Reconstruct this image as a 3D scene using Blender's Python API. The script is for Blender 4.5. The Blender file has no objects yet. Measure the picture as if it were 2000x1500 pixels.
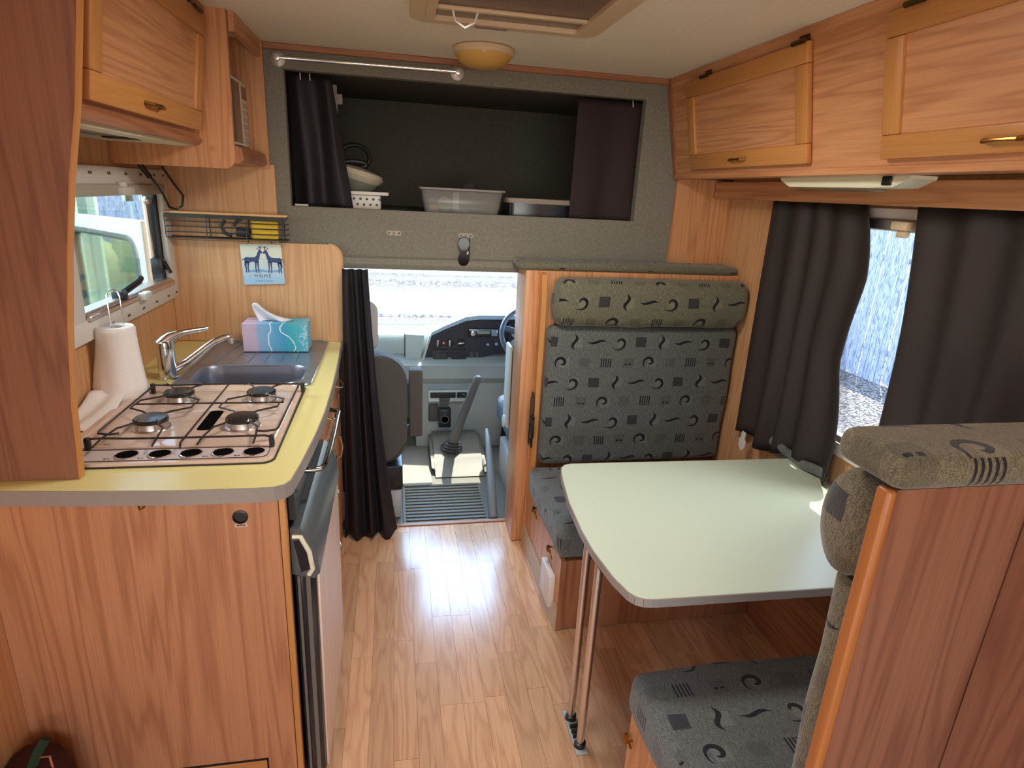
import bpy, bmesh, math, random
from mathutils import Vector, Matrix
R = random.Random(7)
D = bpy.data
SC = bpy.context.scene
COL = SC.collection
PI = math.pi

# ---------------------------------------------------------------- camera, sky, sun, exposure
cd = D.cameras.new('camera'); cam = D.objects.new('camera', cd); COL.objects.link(cam)
YAW, PIT, ROL, FPX = 0.19925282, -0.30741322, 0.05280869, 1182.36
fw = Vector((math.sin(YAW) * math.cos(PIT), math.cos(YAW) * math.cos(PIT), math.sin(PIT)))
r0 = fw.cross(Vector((0, 0, 1))).normalized(); u0 = r0.cross(fw)
rt = r0 * math.cos(ROL) + u0 * math.sin(ROL); up = u0 * math.cos(ROL) - r0 * math.sin(ROL)
m = Matrix((rt, up, -fw)).transposed().to_4x4(); m.translation = Vector((0, 0, 1.55))
cam.matrix_world = m
cd.sensor_fit = 'HORIZONTAL'; cd.sensor_width = 36; cd.lens = 36 * FPX / 2000; cd.clip_start = 0.02; cd.clip_end = 300
SC.camera = cam

SUN_TO = Vector((.25, .30, .92)).normalized()
w = D.worlds.new('world'); SC.world = w; w.use_nodes = True
nt = w.node_tree; nt.nodes.clear()
sky = nt.nodes.new('ShaderNodeTexSky'); sky.sky_type = 'NISHITA'; sky.sun_disc = False
sky.sun_elevation = math.asin(SUN_TO.z); sky.sun_rotation = math.atan2(SUN_TO.x, SUN_TO.y)
bg = nt.nodes.new('ShaderNodeBackground'); bg.inputs[1].default_value = 1.35
wo = nt.nodes.new('ShaderNodeOutputWorld')
nt.links.new(sky.outputs[0], bg.inputs[0]); nt.links.new(bg.outputs[0], wo.inputs[0])

def light(name, kind, loc, aim, energy, color, size=None, size_y=None, angle=None):
    l = D.lights.new(name, kind); l.energy = energy; l.color = color
    if kind == 'AREA':
        l.shape = 'RECTANGLE'; l.size = size; l.size_y = size_y
    if angle: l.angle = angle
    o = D.objects.new(name, l); COL.objects.link(o); o.location = loc
    o.rotation_euler = Vector(aim).to_track_quat('-Z', 'Y').to_euler()
    return o
light('sun', 'SUN', (3, 3, 8), -SUN_TO, 12.0, (1, .95, .88), angle=.009)
# area lamps added at the body openings to boost the daylight
light('rear_fill_light', 'AREA', (.3, -1.93, 1.25), (0, 1, .55), 24, (1, .96, .9), 1.5, .8)  # unseen fill lamp, added behind the camera to brighten the interior
light('entry_door_daylight', 'AREA', (-.82, -.25, .6), (1, .45, -.2), 7, (1, .93, .82), .6, 1.2)
light('roof_hatch_daylight', 'AREA', (.31, 1.54, 1.965), (0, 0, -1), 12, (1, .97, .92), .36, .26)
light('kitchen_window_daylight', 'AREA', (-1.55, 2.15, 2.15), (1, 0, -.95), 34, (.93, 1, .96), 1.2, .7)
light('dinette_window_daylight', 'AREA', (2.15, 1.56, 2.1), (-1, 0, -.95), 46, (.93, .97, 1), 1.2, .7)
light('windscreen_daylight', 'AREA', (.3, 4.35, 1.72), (0, -1, -.6), 115, (.38, .63, 1), 1.5, .9)
for nm, loc, aim, a, b in (('portal_windscreen', (.3, 4.25, 1.2), (0, -1, -.3), 1.9, 1.0), ('portal_kitchen', (-.99, 2.15, 1.33), (1, 0, 0), .36, .72),
                          ('portal_dinette', (1.6, 1.53, 1.16), (-1, 0, 0), .8, 1.2), ('portal_rear', (.3, -2.06, 1.25), (0, 1, 0), 1.6, .9)):
    po = light(nm, 'AREA', loc, aim, 1, (1, 1, 1), a, b); po.data.cycles.is_portal = True
vs = SC.view_settings; vs.view_transform = 'Standard'; vs.look = 'None'; vs.exposure = 0.0; vs.gamma = 1.0; vs.use_curve_mapping = False
SC.cycles.max_bounces = 8; SC.cycles.diffuse_bounces = 4; SC.cycles.glossy_bounces = 4
SC.cycles.transparent_max_bounces = 12; SC.cycles.sample_clamp_indirect = 6; SC.cycles.use_denoising = True
SC.cycles.caustics_reflective = False; SC.cycles.caustics_refractive = False

# ---------------------------------------------------------------- builders
class B:
    def __init__(s): s.bm = bmesh.new()
    def box(s, x0, x1, y0, y1, z0, z1, bev=0, seg=1):
        mt = Matrix.Translation(((x0 + x1) / 2, (y0 + y1) / 2, (z0 + z1) / 2)) @ Matrix.Diagonal((abs(x1 - x0), abs(y1 - y0), abs(z1 - z0), 1))
        r = bmesh.ops.create_cube(s.bm, size=1, matrix=mt)
        if bev:
            es = list({e for v in r['verts'] for e in v.link_edges})
            bmesh.ops.bevel(s.bm, geom=es, offset=bev, segments=seg, profile=.5, affect='EDGES')
        return s
    def prism(s, pts, ax, a, b):
        def P(p, h):
            return {'X': (h, p[0], p[1]), 'Y': (p[0], h, p[1]), 'Z': (p[0], p[1], h)}[ax]
        A = [s.bm.verts.new(P(p, a)) for p in pts]; Bv = [s.bm.verts.new(P(p, b)) for p in pts]
        s.bm.faces.new(A); s.bm.faces.new(Bv[::-1])
        n = len(pts)
        for i in range(n): s.bm.faces.new((A[i], Bv[i], Bv[(i + 1) % n], A[(i + 1) % n]))
        return s
    def tube(s, pts, r, n=8, closed=False, rs=None):
        P = [Vector(p) for p in pts]; k = len(P); rings = []
        nrm = None
        for i, p in enumerate(P):
            a = P[(i - 1) % k] if (closed or i) else p; c = P[(i + 1) % k] if (closed or i < k - 1) else p
            t = (c - a)
            t = t.normalized() if t.length > 1e-9 else Vector((0, 0, 1))
            if nrm is None:
                nrm = t.orthogonal().normalized()
            else:
                nrm = (nrm - t * nrm.dot(t))
                nrm = nrm.normalized() if nrm.length > 1e-6 else t.orthogonal().normalized()
            bn = t.cross(nrm); rr = rs[i] if rs else r
            rings.append([s.bm.verts.new(p + (nrm * math.cos(2 * PI * j / n) + bn * math.sin(2 * PI * j / n)) * rr) for j in range(n)])
        for i in range(k if closed else k - 1):
            a, b = rings[i], rings[(i + 1) % k]
            for j in range(n): s.bm.faces.new((a[j], a[(j + 1) % n], b[(j + 1) % n], b[j]))
        if not closed:
            s.bm.faces.new(rings[0][::-1]); s.bm.faces.new(rings[-1])
        return s
    def lathe(s, prof, c, ax=(0, 0, 1), n=24):
        ax = Vector(ax).normalized(); q = ax.orthogonal().normalized(); w2 = ax.cross(q); c = Vector(c); rings = []
        for r, h in prof:
            if r < 1e-6: rings.append([s.bm.verts.new(c + ax * h)])
            else: rings.append([s.bm.verts.new(c + ax * h + (q * math.cos(2 * PI * j / n) + w2 * math.sin(2 * PI * j / n)) * r) for j in range(n)])
        for a, b in zip(rings, rings[1:]):
            for j in range(n):
                v = [a[j % len(a)], a[(j + 1) % len(a)], b[(j + 1) % len(b)], b[j % len(b)]]
                u = []
                for x in v:
                    if x not in u: u.append(x)
                if len(u) > 2: s.bm.faces.new(u)
        for e in (rings[0], rings[-1]):
            if len(e) > 2: s.bm.faces.new(e)
        return s
    def grid(s, f, nu, nv):
        G = [[s.bm.verts.new(f(i / nu, j / nv)) for j in range(nv + 1)] for i in range(nu + 1)]
        for i in range(nu):
            for j in range(nv): s.bm.faces.new((G[i][j], G[i + 1][j], G[i + 1][j + 1], G[i][j + 1]))
        return s
    def ball(s, c, r, u=16, v=10):
        r = r if hasattr(r, '__len__') else (r, r, r)
        bmesh.ops.create_uvsphere(s.bm, u_segments=u, v_segments=v, radius=1, matrix=Matrix.Translation(c) @ Matrix.Diagonal((*r, 1)))
        return s
    def xf(s, M):
        bmesh.ops.transform(s.bm, matrix=M, verts=s.bm.verts[:]); return s
    def soft(s, amp, sc=8, seed=0):
        from mathutils import noise
        s.bm.normal_update()
        for v in s.bm.verts:
            v.co += v.normal * amp * noise.noise(v.co * sc + Vector((seed, seed * 2, 0)))
        return s

def rrect(x0, x1, y0, y1, r, n=5):
    out = []
    for cx, cy, a in ((x1 - r, y1 - r, 0), (x0 + r, y1 - r, PI / 2), (x0 + r, y0 + r, PI), (x1 - r, y0 + r, 1.5 * PI)):
        for i in range(n + 1): out.append((cx + r * math.cos(a + i * PI / 2 / n), cy + r * math.sin(a + i * PI / 2 / n)))
    return out

def slab_with_hole(outer, hole, z0, z1):
    b = B(); bm = b.bm
    for z in (z0, z1):
        vo = [bm.verts.new((x, y, z)) for x, y in outer]; vh = [bm.verts.new((x, y, z)) for x, y in hole]
        es = [bm.edges.new((vo[i], vo[(i + 1) % len(vo)])) for i in range(len(vo))] + [bm.edges.new((vh[i], vh[(i + 1) % len(vh)])) for i in range(len(vh))]
        bmesh.ops.triangle_fill(bm, edges=es, use_beauty=True)
        if z == z0: lo = (vo, vh)
        else: hi = (vo, vh)
    for a, c_ in zip(lo, hi):
        n = len(a)
        for i in range(n): bm.faces.new((a[i], a[(i + 1) % n], c_[(i + 1) % n], c_[i]))
    return b

def box_uv(me, grain):
    uv = me.uv_layers.new(name='UVMap').data
    gi = 'XYZ'.index(grain)
    for p in me.polygons:
        n = p.normal; d = max(range(3), key=lambda i: abs(n[i]))
        ax = [i for i in range(3) if i != d]
        if gi in ax: v = gi; u = [i for i in ax if i != gi][0]
        else: v = ax[1]; u = ax[0]
        for li in p.loop_indices:
            c = me.vertices[me.loops[li].vertex_index].co
            uv[li].uv = (c[u], c[v])

def mk(name, b, mat, loc=(0, 0, 0), parent=None, grain='Z', flat=False, ang=.7, solid=0):
    bm = b.bm
    bmesh.ops.recalc_face_normals(bm, faces=bm.faces[:])
    me = D.meshes.new(name); bm.to_mesh(me); bm.free()
    box_uv(me, grain)
    loc = Vector(loc)
    if loc.length > 0: me.transform(Matrix.Translation(-loc))
    if not flat:
        me.polygons.foreach_set('use_smooth', [True] * len(me.polygons)); me.set_sharp_from_angle(angle=ang)
    for x in (mat if isinstance(mat, (list, tuple)) else [mat]): me.materials.append(x)
    o = D.objects.new(name, me); COL.objects.link(o)
    if parent is None: o.location = loc
    else: o.parent = parent
    if solid:
        md = o.modifiers.new('thickness', 'SOLIDIFY'); md.thickness = solid; md.offset = 0
    return o

def tag(o, label=None, cat=None, group=None, kind=None):
    if label: o['label'] = label
    if cat: o['category'] = cat
    if group: o['group'] = group
    if kind: o['kind'] = kind
    return o

def thing(name, label, cat, loc, group=None):
    o = D.objects.new(name, None); o.empty_display_size = .05; COL.objects.link(o); o.location = loc
    return tag(o, label, cat, group)

def wloc(o):
    l = Vector(o.location); p = o.parent
    while p: l += Vector(p.location); p = p.parent
    return l
def part(t, name, b, mat, label=None, **k):
    o = mk(name, b, mat, loc=wloc(t), parent=t, **k)
    if label: o['label'] = label
    return o

def solo(name, b, mat, label, cat, group=None, **k):
    bb = [v.co for v in b.bm.verts]
    lo = Vector([min(v[i] for v in bb) for i in range(3)]); hi = Vector([max(v[i] for v in bb) for i in range(3)])
    o = mk(name, b, mat, loc=((lo.x + hi.x) / 2, (lo.y + hi.y) / 2, lo.z), **k)
    return tag(o, label, cat, group)

def struct(name, b, mat, parent=None, **k):
    if parent: return part(parent, name, b, mat, **k)
    return tag(mk(name, b, mat, **k), kind='structure')

def copy_tree(o, parent=None, loc=None, label=None):
    c = o.copy(); COL.objects.link(c); c.parent = parent
    if loc is not None: c.location = loc
    if label: c['label'] = label
    for ch in list(o.children): copy_tree(ch, c)
    return c

def text(t, name, s, size, loc, rot, mat, ext=.0004):
    cu = D.curves.new(name, 'FONT'); cu.body = s; cu.size = size; cu.extrude = ext; cu.align_x = 'CENTER'; cu.materials.append(mat)
    q = D.objects.new('tmp', cu); COL.objects.link(q); bpy.context.view_layer.update()
    me = D.meshes.new_from_object(q); D.objects.remove(q)
    if not me.materials: me.materials.append(mat)
    o = D.objects.new(name, me); COL.objects.link(o); o.parent = t
    o.location = Vector(loc) - wloc(t); o.rotation_euler = rot
    return o

# ---------------------------------------------------------------- materials
def newmat(name):
    mt = D.materials.new(name); mt.use_nodes = True
    n = mt.node_tree; n.nodes.clear()
    out = n.nodes.new('ShaderNodeOutputMaterial'); p = n.nodes.new('ShaderNodeBsdfPrincipled')
    n.links.new(p.outputs[0], out.inputs[0])
    return mt, n, p, out
def s2l(c): return tuple(((x / 255) / 12.92 if x / 255 <= .04045 else ((x / 255 + .055) / 1.055) ** 2.4) for x in c)
def C4(c): return (*c, 1)

class X:
    """tiny expression language over Math nodes"""
    t = None
    def __init__(s, v): s.v = v
    def __add__(a, b): return op('ADD', a, b)
    __radd__ = __add__
    def __sub__(a, b): return op('SUBTRACT', a, b)
    def __rsub__(a, b): return op('SUBTRACT', b, a)
    def __mul__(a, b): return op('MULTIPLY', a, b)
    __rmul__ = __mul__
    def __truediv__(a, b): return op('DIVIDE', a, b)
    def __lt__(a, b): return op('LESS_THAN', a, b)
    def __gt__(a, b): return op('GREATER_THAN', a, b)
def op(o, *a):
    n = X.t.nodes.new('ShaderNodeMath'); n.operation = o
    for i, q in enumerate(a):
        if isinstance(q, X): X.t.links.new(q.v, n.inputs[i])
        else: n.inputs[i].default_value = q
    return X(n.outputs[0])
def xabs(a): return op('ABSOLUTE', a)
def mx(a, b): return op('MAXIMUM', a, b)
def mod(a, b): return op('FLOORED_MODULO', a, b)
def mixc(n, f, a, b, bt='MIX'):
    q = n.nodes.new('ShaderNodeMix'); q.data_type = 'RGBA'; q.blend_type = bt
    for sck, v in ((q.inputs[0], f), (q.inputs[6], a), (q.inputs[7], b)):
        if isinstance(v, X): n.links.new(v.v, sck)
        elif hasattr(v, 'is_linked') or hasattr(v, 'links'): n.links.new(v, sck)
        elif isinstance(v, (int, float)): sck.default_value = v
        else: sck.default_value = C4(v)
    return q.outputs[2]
def noise(n, vec, scale, detail=3, rough=.5, dist=0):
    q = n.nodes.new('ShaderNodeTexNoise'); q.inputs['Scale'].default_value = scale; q.inputs['Detail'].default_value = detail
    q.inputs['Roughness'].default_value = rough; q.inputs['Distortion'].default_value = dist
    if vec is not None: n.links.new(vec, q.inputs['Vector'])
    return q.outputs['Fac']
def mapv(n, vec, sc, loc=None):
    q = n.nodes.new('ShaderNodeVectorMath'); q.operation = 'MULTIPLY'; n.links.new(vec, q.inputs[0]); q.inputs[1].default_value = sc
    o = q.outputs[0]
    if loc is not None:
        a = n.nodes.new('ShaderNodeVectorMath'); a.operation = 'ADD'; n.links.new(o, a.inputs[0]); n.links.new(loc, a.inputs[1]); o = a.outputs[0]
    return o
def coords(n, kind):
    if kind == 'UV': return n.nodes.new('ShaderNodeTexCoord').outputs['UV']
    if kind == 'POS': return n.nodes.new('ShaderNodeNewGeometry').outputs['Position']
    return n.nodes.new('ShaderNodeTexCoord').outputs['Object']
def bump(n, p, h, st, dist=.001):
    q = n.nodes.new('ShaderNodeBump'); q.inputs['Strength'].default_value = st; q.inputs['Distance'].default_value = dist
    n.links.new(h.v if isinstance(h, X) else h, q.inputs['Height']); n.links.new(q.outputs[0], p.inputs['Normal'])

def plain(name, col, rough=.5, metal=0, var=0, vs_=60, bmp=0, bs=400, coat=0, kind='OBJ', spec=.5, trans=0, emit=None):
    mt, n, p, out = newmat(name)
    p.inputs['Base Color'].default_value = C4(col); p.inputs['Roughness'].default_value = rough; p.inputs['Metallic'].default_value = metal
    p.inputs['Coat Weight'].default_value = coat; p.inputs['Specular IOR Level'].default_value = spec
    v = coords(n, kind)
    if var:
        f = noise(n, v, vs_, 4, .6)
        n.links.new(mixc(n, f, tuple(c * (1 - var) for c in col), tuple(min(1, c * (1 + var)) for c in col)), p.inputs['Base Color'])
    else:
        f = noise(n, v, 25, 2); X.t = n
        n.links.new((X(f) * .08 + (rough - .04)).v, p.inputs['Roughness'])
    if bmp: bump(n, p, noise(n, v, bs, 3), bmp)
    if emit: p.inputs['Emission Color'].default_value = C4(emit[0]); p.inputs['Emission Strength'].default_value = emit[1]
    if trans: p.inputs['Transmission Weight'].default_value = trans
    return mt

def wood(name, c1, c2, rough=.38, kind='UV', band=.45, fine=.35, ranv=.0, sc=1.0):
    mt, n, p, out = newmat(name); X.t = n
    v = coords(n, kind)
    oi = n.nodes.new('ShaderNodeObjectInfo')
    cmb = n.nodes.new('ShaderNodeCombineXYZ')
    n.links.new((X(oi.outputs['Random']) * 17).v, cmb.inputs[0]); n.links.new((X(oi.outputs['Random']) * 31).v, cmb.inputs[1])
    if kind == 'POS': big = mapv(n, v, (7 * sc, .9 * sc, 7 * sc), cmb.outputs[0]); fin = mapv(n, v, (260, 9, 260))
    else: big = mapv(n, v, (8.0 * sc, .42 * sc, 1), cmb.outputs[0]); fin = mapv(n, v, (170, 4.5, 1))
    nb = X(noise(n, big, 1.0, 3, .5, .2))
    ring = op('SINE', nb * 75.0) * .5 + .5
    ring = op('POWER', ring, 2.2)
    nf = X(noise(n, fin, 1.0, 3, .6))
    nl = X(noise(n, mapv(n, v, (3, 1.2, 3)), 1.0, 2))
    f = ring * band + (nf - .5) * (fine * 2.4) + nl * .4 - .02
    col = mixc(n, f, c1, c2)
    if ranv:
        hv = n.nodes.new('ShaderNodeHueSaturation'); n.links.new(col, hv.inputs['Color'])
        n.links.new((X(oi.outputs['Random']) * (2 * ranv) + (1 - ranv)).v, hv.inputs['Value']); col = hv.outputs[0]
    n.links.new(col, p.inputs['Base Color'])
    n.links.new((nf * .15 + (rough - .07)).v, p.inputs['Roughness'])
    bump(n, p, nf, .06)
    return mt

def upholstery(name, base, sc=1.0):
    mt, n, p, out = newmat(name); X.t = n
    uvn = coords(n, 'UV')
    sp = n.nodes.new('ShaderNodeSeparateXYZ')
    wob = n.nodes.new('ShaderNodeTexNoise'); wob.inputs['Scale'].default_value = 5; n.links.new(uvn, wob.inputs['Vector'])
    sub = n.nodes.new('ShaderNodeVectorMath'); sub.operation = 'MULTIPLY_ADD'
    n.links.new(wob.outputs['Color'], sub.inputs[0]); sub.inputs[1].default_value = (.02, .02, 0); n.links.new(uvn, sub.inputs[2])
    n.links.new(sub.outputs[0], sp.inputs[0])
    u = X(sp.outputs[0]) * (1 / .095 / sc) + 40.3; v = X(sp.outputs[1]) * (1 / .087 / sc) + 40.15
    r = op('FLOOR', v); tb = mod(r, 2.0)
    uu = u - tb * .5; c = op('FLOOR', uu)
    idx = mod(c + op('FLOOR', r * .5) * 2.0, 4.0)
    x = op('FRACT', uu) - .5; y = op('FRACT', v) - .5
    def isi(k): return xabs(idx - k) < .5
    ta = 1 - tb
    A = [ta * isi(k) for k in range(4)]; Bt = [tb * isi(k) for k in range(4)]
    ax, ay = xabs(x), xabs(y)
    sq = mx(ax, ay) < .24
    dash = (xabs(y + .08) < .035) * (xabs(ax - .09) < .055)
    bars = (ay < .23) * (ax < .25) * (mod(x + .25, .105) < .05)
    ln = op('SQRT', x * x + y * y); th = op('ARCTAN2', y, x)
    def spiral(xx, yy, ph, a, k, w0, w1):
        l2 = op('SQRT', xx * xx + yy * yy); t2 = mod(op('ARCTAN2', yy, xx) + ph, 2 * PI)
        return xabs(l2 - (t2 * k + a)) < (op('SINE', t2 * .5) * w1 + w0)
    swirl = spiral(x, y, 2.2, .055, .042, .010, .060)
    hook = spiral(x * -1.0, y + .03, .6, .02, .058, .0, .070) * (y < .36)
    esS = (xabs(x - op('SINE', y * 9.0) * .08) < (.085 - y * y * .55))
    wav = (xabs(y - op('SINE', x * 7.0) * .06) < (.065 - x * x * .33))
    lsq = mx(xabs(x - .12), xabs(y + .02)) < .22
    dark = mx(mx(A[3] * bars, A[0] * dash), mx(A[1] * swirl, mx(Bt[3] * hook, mx(Bt[1] * esS, Bt[2] * wav))))
    lite = mx(mx(A[1] * lsq, Bt[3] * lsq), Bt[1] * lsq)
    faint = mx(A[0], A[2]) * sq
    dsq = Bt[0] * sq
    wv = n.nodes.new('ShaderNodeTexNoise'); wv.inputs['Scale'].default_value = 1; wv.inputs['Detail'].default_value = 2
    n.links.new(mapv(n, uvn, (260, 480, 1)), wv.inputs['Vector'])
    wv2 = n.nodes.new('ShaderNodeTexNoise'); wv2.inputs['Scale'].default_value = 1
    n.links.new(mapv(n, uvn, (420, 60, 1)), wv2.inputs['Vector'])
    wf = (X(wv.outputs[0]) - .5) * 1.9 + (X(wv2.outputs[0]) - .5) * 1.3 + .55
    col = mixc(n, op('MINIMUM', mx(wf, 0.0), 1.0), tuple(c_ * .32 for c_ in base), tuple(c_ * 1.45 for c_ in base))
    col = mixc(n, faint * .45, col, tuple(c_ * .5 for c_ in base))
    col = mixc(n, lite * .2, col, tuple(min(1, c_ * 2.2 + .02) for c_ in base))
    col = mixc(n, dsq * .85, col, (.024, .023, .03))
    col = mixc(n, dark * .97, col, (.007, .006, .009))
    n.links.new(col, p.inputs['Base Color'])
    p.inputs['Roughness'].default_value = .95; p.inputs['Sheen Weight'].default_value = .25; p.inputs['Specular IOR Level'].default_value = .15
    bump(n, p, wf, .35, .002)
    return mt

def glassy(name, tint, refl=.08, rough=.02):
    mt = D.materials.new(name); mt.use_nodes = True; n = mt.node_tree; n.nodes.clear()
    out = n.nodes.new('ShaderNodeOutputMaterial'); tr = n.nodes.new('ShaderNodeBsdfTransparent'); gl = n.nodes.new('ShaderNodeBsdfGlossy')
    mi = n.nodes.new('ShaderNodeMixShader'); fr = n.nodes.new('ShaderNodeFresnel'); fr.inputs[0].default_value = 1.3
    tr.inputs[0].default_value = C4(tint); gl.inputs['Roughness'].default_value = rough
    X.t = n
    n.links.new((X(fr.outputs[0]) * .6 + refl * .3).v, mi.inputs[0]); n.links.new(tr.outputs[0], mi.inputs[1]); n.links.new(gl.outputs[0], mi.inputs[2]); n.links.new(mi.outputs[0], out.inputs[0])
    return mt

def gravel(name):
    mt, n, p, out = newmat(name); X.t = n
    v = coords(n, 'POS')
    vo = n.nodes.new('ShaderNodeTexVoronoi'); vo.inputs['Scale'].default_value = 26; n.links.new(v, vo.inputs['Vector'])
    vb = n.nodes.new('ShaderNodeTexVoronoi'); vb.inputs['Scale'].default_value = 11; n.links.new(v, vb.inputs['Vector'])
    sc_ = n.nodes.new('ShaderNodeSeparateColor'); n.links.new(vb.outputs['Color'], sc_.inputs[0])
    stn = (X(sc_.outputs[0]) < .22) * (X(vb.outputs['Distance']) < .42)
    n2 = X(noise(n, v, 60, 3)); n3 = X(noise(n, v, 1.2, 3))
    f = X(vo.outputs['Distance']) * .9 + n2 * .5 + n3 * .3 - .35
    n9 = X(noise(n, v, 7, 4, .7))
    sp_ = mx((X(vo.outputs['Distance']) * .8 + n2 * .9 > .86), mx((n9 > .60) * .8, stn))
    n.links.new(mixc(n, sp_ * .9, mixc(n, f, (.34, .32, .30), (.22, .20, .19)), (.03, .028, .03)), p.inputs['Base Color']); p.inputs['Roughness'].default_value = .95
    bump(n, p, vo.outputs['Distance'], .8, .02)
    return mt

WOOD = wood('beech_wood', s2l((218, 158, 110)), s2l((168, 104, 64)), band=.38)
WOODD = wood('cherry_wood', s2l((178, 120, 84)), s2l((136, 82, 54)))
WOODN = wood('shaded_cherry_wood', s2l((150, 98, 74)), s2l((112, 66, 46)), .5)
WOODF = wood('door_frame_wood', s2l((205, 142, 78)), s2l((178, 114, 58)), band=.12, fine=.45)
WOODM = wood('backsplash_wood', s2l((220, 170, 122)), s2l((184, 126, 82)), band=.35)
PLANK = wood('laminate_floor', s2l((228, 180, 138)), s2l((188, 132, 94)), rough=.2, kind='POS', band=.35, ranv=.13)
EDGEW = plain('pale_edge_wood', s2l((226, 176, 120)), .45, var=.1, vs_=40)
SKIRT = plain('pale_vinyl_strip', s2l((196, 172, 138)), .4, var=.08)
CARPET = plain('grey_wall_carpet', s2l((132, 127, 116)), 1, var=.35, vs_=90, bmp=.5, bs=350, spec=.1)
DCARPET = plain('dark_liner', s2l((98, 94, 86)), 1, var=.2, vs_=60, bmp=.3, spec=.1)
CEIL = plain('ceiling_fabric', s2l((238, 228, 208)), .95, var=.1, vs_=120, bmp=.3, bs=260, spec=.2)
LAM = plain('pale_green_laminate', s2l((211, 220, 196)), .28, var=.03, vs_=300, spec=.5)
LAMC = plain('yellow_green_laminate', s2l((236, 228, 158)), .24, var=.03, vs_=300, spec=.5)
EDGE = plain('grey_edging', s2l((156, 146, 140)), .35, var=.05)
CHROME = plain('chrome', (.9, .91, .93), .12, 1)
STEEL = plain('brushed_steel', (.34, .36, .42), .33, .75, bmp=.1, bs=90)
POLE = plain('satin_aluminium', (.72, .66, .62), .32, 1)
BRASS = plain('brass', s2l((168, 122, 64)), .28, 1)
BRASSD = plain('dark_brass', s2l((92, 72, 40)), .35, .9)
ENAM = plain('beige_enamel', s2l((224, 196, 178)), .12, var=.03, coat=.5)
ENAMW = plain('control_panel_print', s2l((216, 200, 196)), .25)
BLACK = plain('black_plastic', (.012, .012, .013), .35)
HOLE = plain('dark_recess', (.004, .004, .004), .95, spec=.02)
BLKM = plain('black_enamel', (.02, .02, .022), .16)
WIRE = plain('dark_wire', (.055, .045, .042), .35, .5)
WHITE = plain('white_plastic', s2l((226, 220, 212)), .4)
CREAM = plain('cream_plastic', s2l((222, 196, 160)), .35)
CREAM2 = plain('ivory_plastic', s2l((232, 226, 196)), .35)
AMBER = plain('amber_lens', s2l((214, 168, 88)), .35, spec=.4)
GREYP = plain('grey_dash_plastic', s2l((166, 170, 164)), .45, var=.05, bmp=.05)
GREYL = plain('light_dash_plastic', s2l((206, 214, 208)), .4, var=.04)
GREYD = plain('dark_seat_cloth', s2l((92, 88, 84)), .9, var=.15, vs_=90)
GREYM = plain('grey_rubber', s2l((110, 107, 94)), .55, var=.12, vs_=30, bmp=.1)
GREYMAT = plain('grey_car_mat', s2l((140, 134, 124)), .95, var=.1, vs_=200, bmp=.3)
MATB = plain('matte_black_dash', (.028, .029, .034), .5)
CURT = plain('charcoal_curtain', s2l((52, 44, 42)), .6, var=.12, vs_=500, spec=.35)
CURTP = plain('plum_curtain', s2l((54, 42, 44)), .8, var=.12, vs_=400, spec=.3)
CURTC = plain('cab_curtain_cloth', s2l((34, 29, 33)), .6, var=.12, vs_=300, spec=.4)
FAB = upholstery('motif_upholstery', s2l((104, 106, 103)))
FABG = upholstery('motif_upholstery_green', s2l((112, 109, 90)))
FABN = upholstery('motif_upholstery_near', s2l((112, 102, 82)), 1.15)
PAPER = plain('soft_paper', s2l((244, 236, 232)), .9, var=.03, vs_=80, bmp=.5, bs=220, spec=.1)
TISSUE = plain('tissue_paper', s2l((240, 236, 240)), .9, spec=.1)
GLASS = glassy('window_glass', (.97, .99, .97))
GLASST = glassy('acrylic_pane', (.95, .99, .96), .06)
GRAV = gravel('gravel')
BLUEF = wood('weathered_fence', s2l((216, 220, 236)), s2l((118, 126, 158)), .9, band=.9, sc=2.5)

# ---------------------------------------------------------------- outside
struct('ground', B().box(-40, 40, -20, 60, -.8, -.75), GRAV)
fe = thing('paling_fence', 'weathered blue-grey paling fence beyond the gravel outside the dinette window', 'fence', (6.6, 7, -.75))
pm = None
for i in range(78):
    y = 3.6 + i * .113 + R.uniform(-.012, .012); z1 = 1.55 + R.uniform(-.04, .04)
    if pm is None:
        o = part(fe, 'paling', B().box(6.6, 6.62, 6.95, 7.052, -.74, 1.55, .004), BLUEF); pm = o; o.location = (R.uniform(0, .012), y - 7, 0)
    else:
        o = pm.copy(); COL.objects.link(o); o.parent = fe; o.location = (R.uniform(0, .014), y - 7, R.uniform(-.03, .03))
for z in (-.35, .9): part(fe, 'rail', B().box(6.64, 6.69, 3.4, 12.5, z, z + .08), BLUEF, grain='Y')
GRN = plain('pale_green_sheet', s2l((206, 226, 184)), .5, var=.04)
GRN2 = plain('grey_green_sheet', s2l((132, 156, 134)), .5, var=.04)
sh = thing('corrugated_shed', 'pale green ribbed metal shed wall outside the kitchen window', 'shed', (-3.1, 5, -.75))
part(sh, 'wall_sheet', B().box(-3.3, -3.16, 1.5, 7.55, -.75, 2.6), GRN)
for i in range(12):
    part(sh, 'rib', B().prism([(-3.16, 1.6 + i * .5), (-3.10, 1.66 + i * .5), (-3.10, 1.84 + i * .5), (-3.16, 1.9 + i * .5)], 'Z', -.75, 2.6), GRN2)
solo('lawn', B().grid(lambda u, v: Vector((-14 + u * 10.5, 9.6 + v * 2.6, -.74 + .01 * math.sin(u * 40) * math.sin(v * 30))), 30, 10), plain('grass', s2l((130, 140, 60)), .9, var=.3, vs_=30), 'strip of sunlit lawn beyond the shed outside the kitchen window', 'lawn', solid=.02)
hb = B()
for i in range(26): hb.ball((-13 + i * .42, 12.9 + R.uniform(-.2, .2), -.25 + R.uniform(-.1, .1)), (.42, .4, .62), 8, 6)
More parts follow.
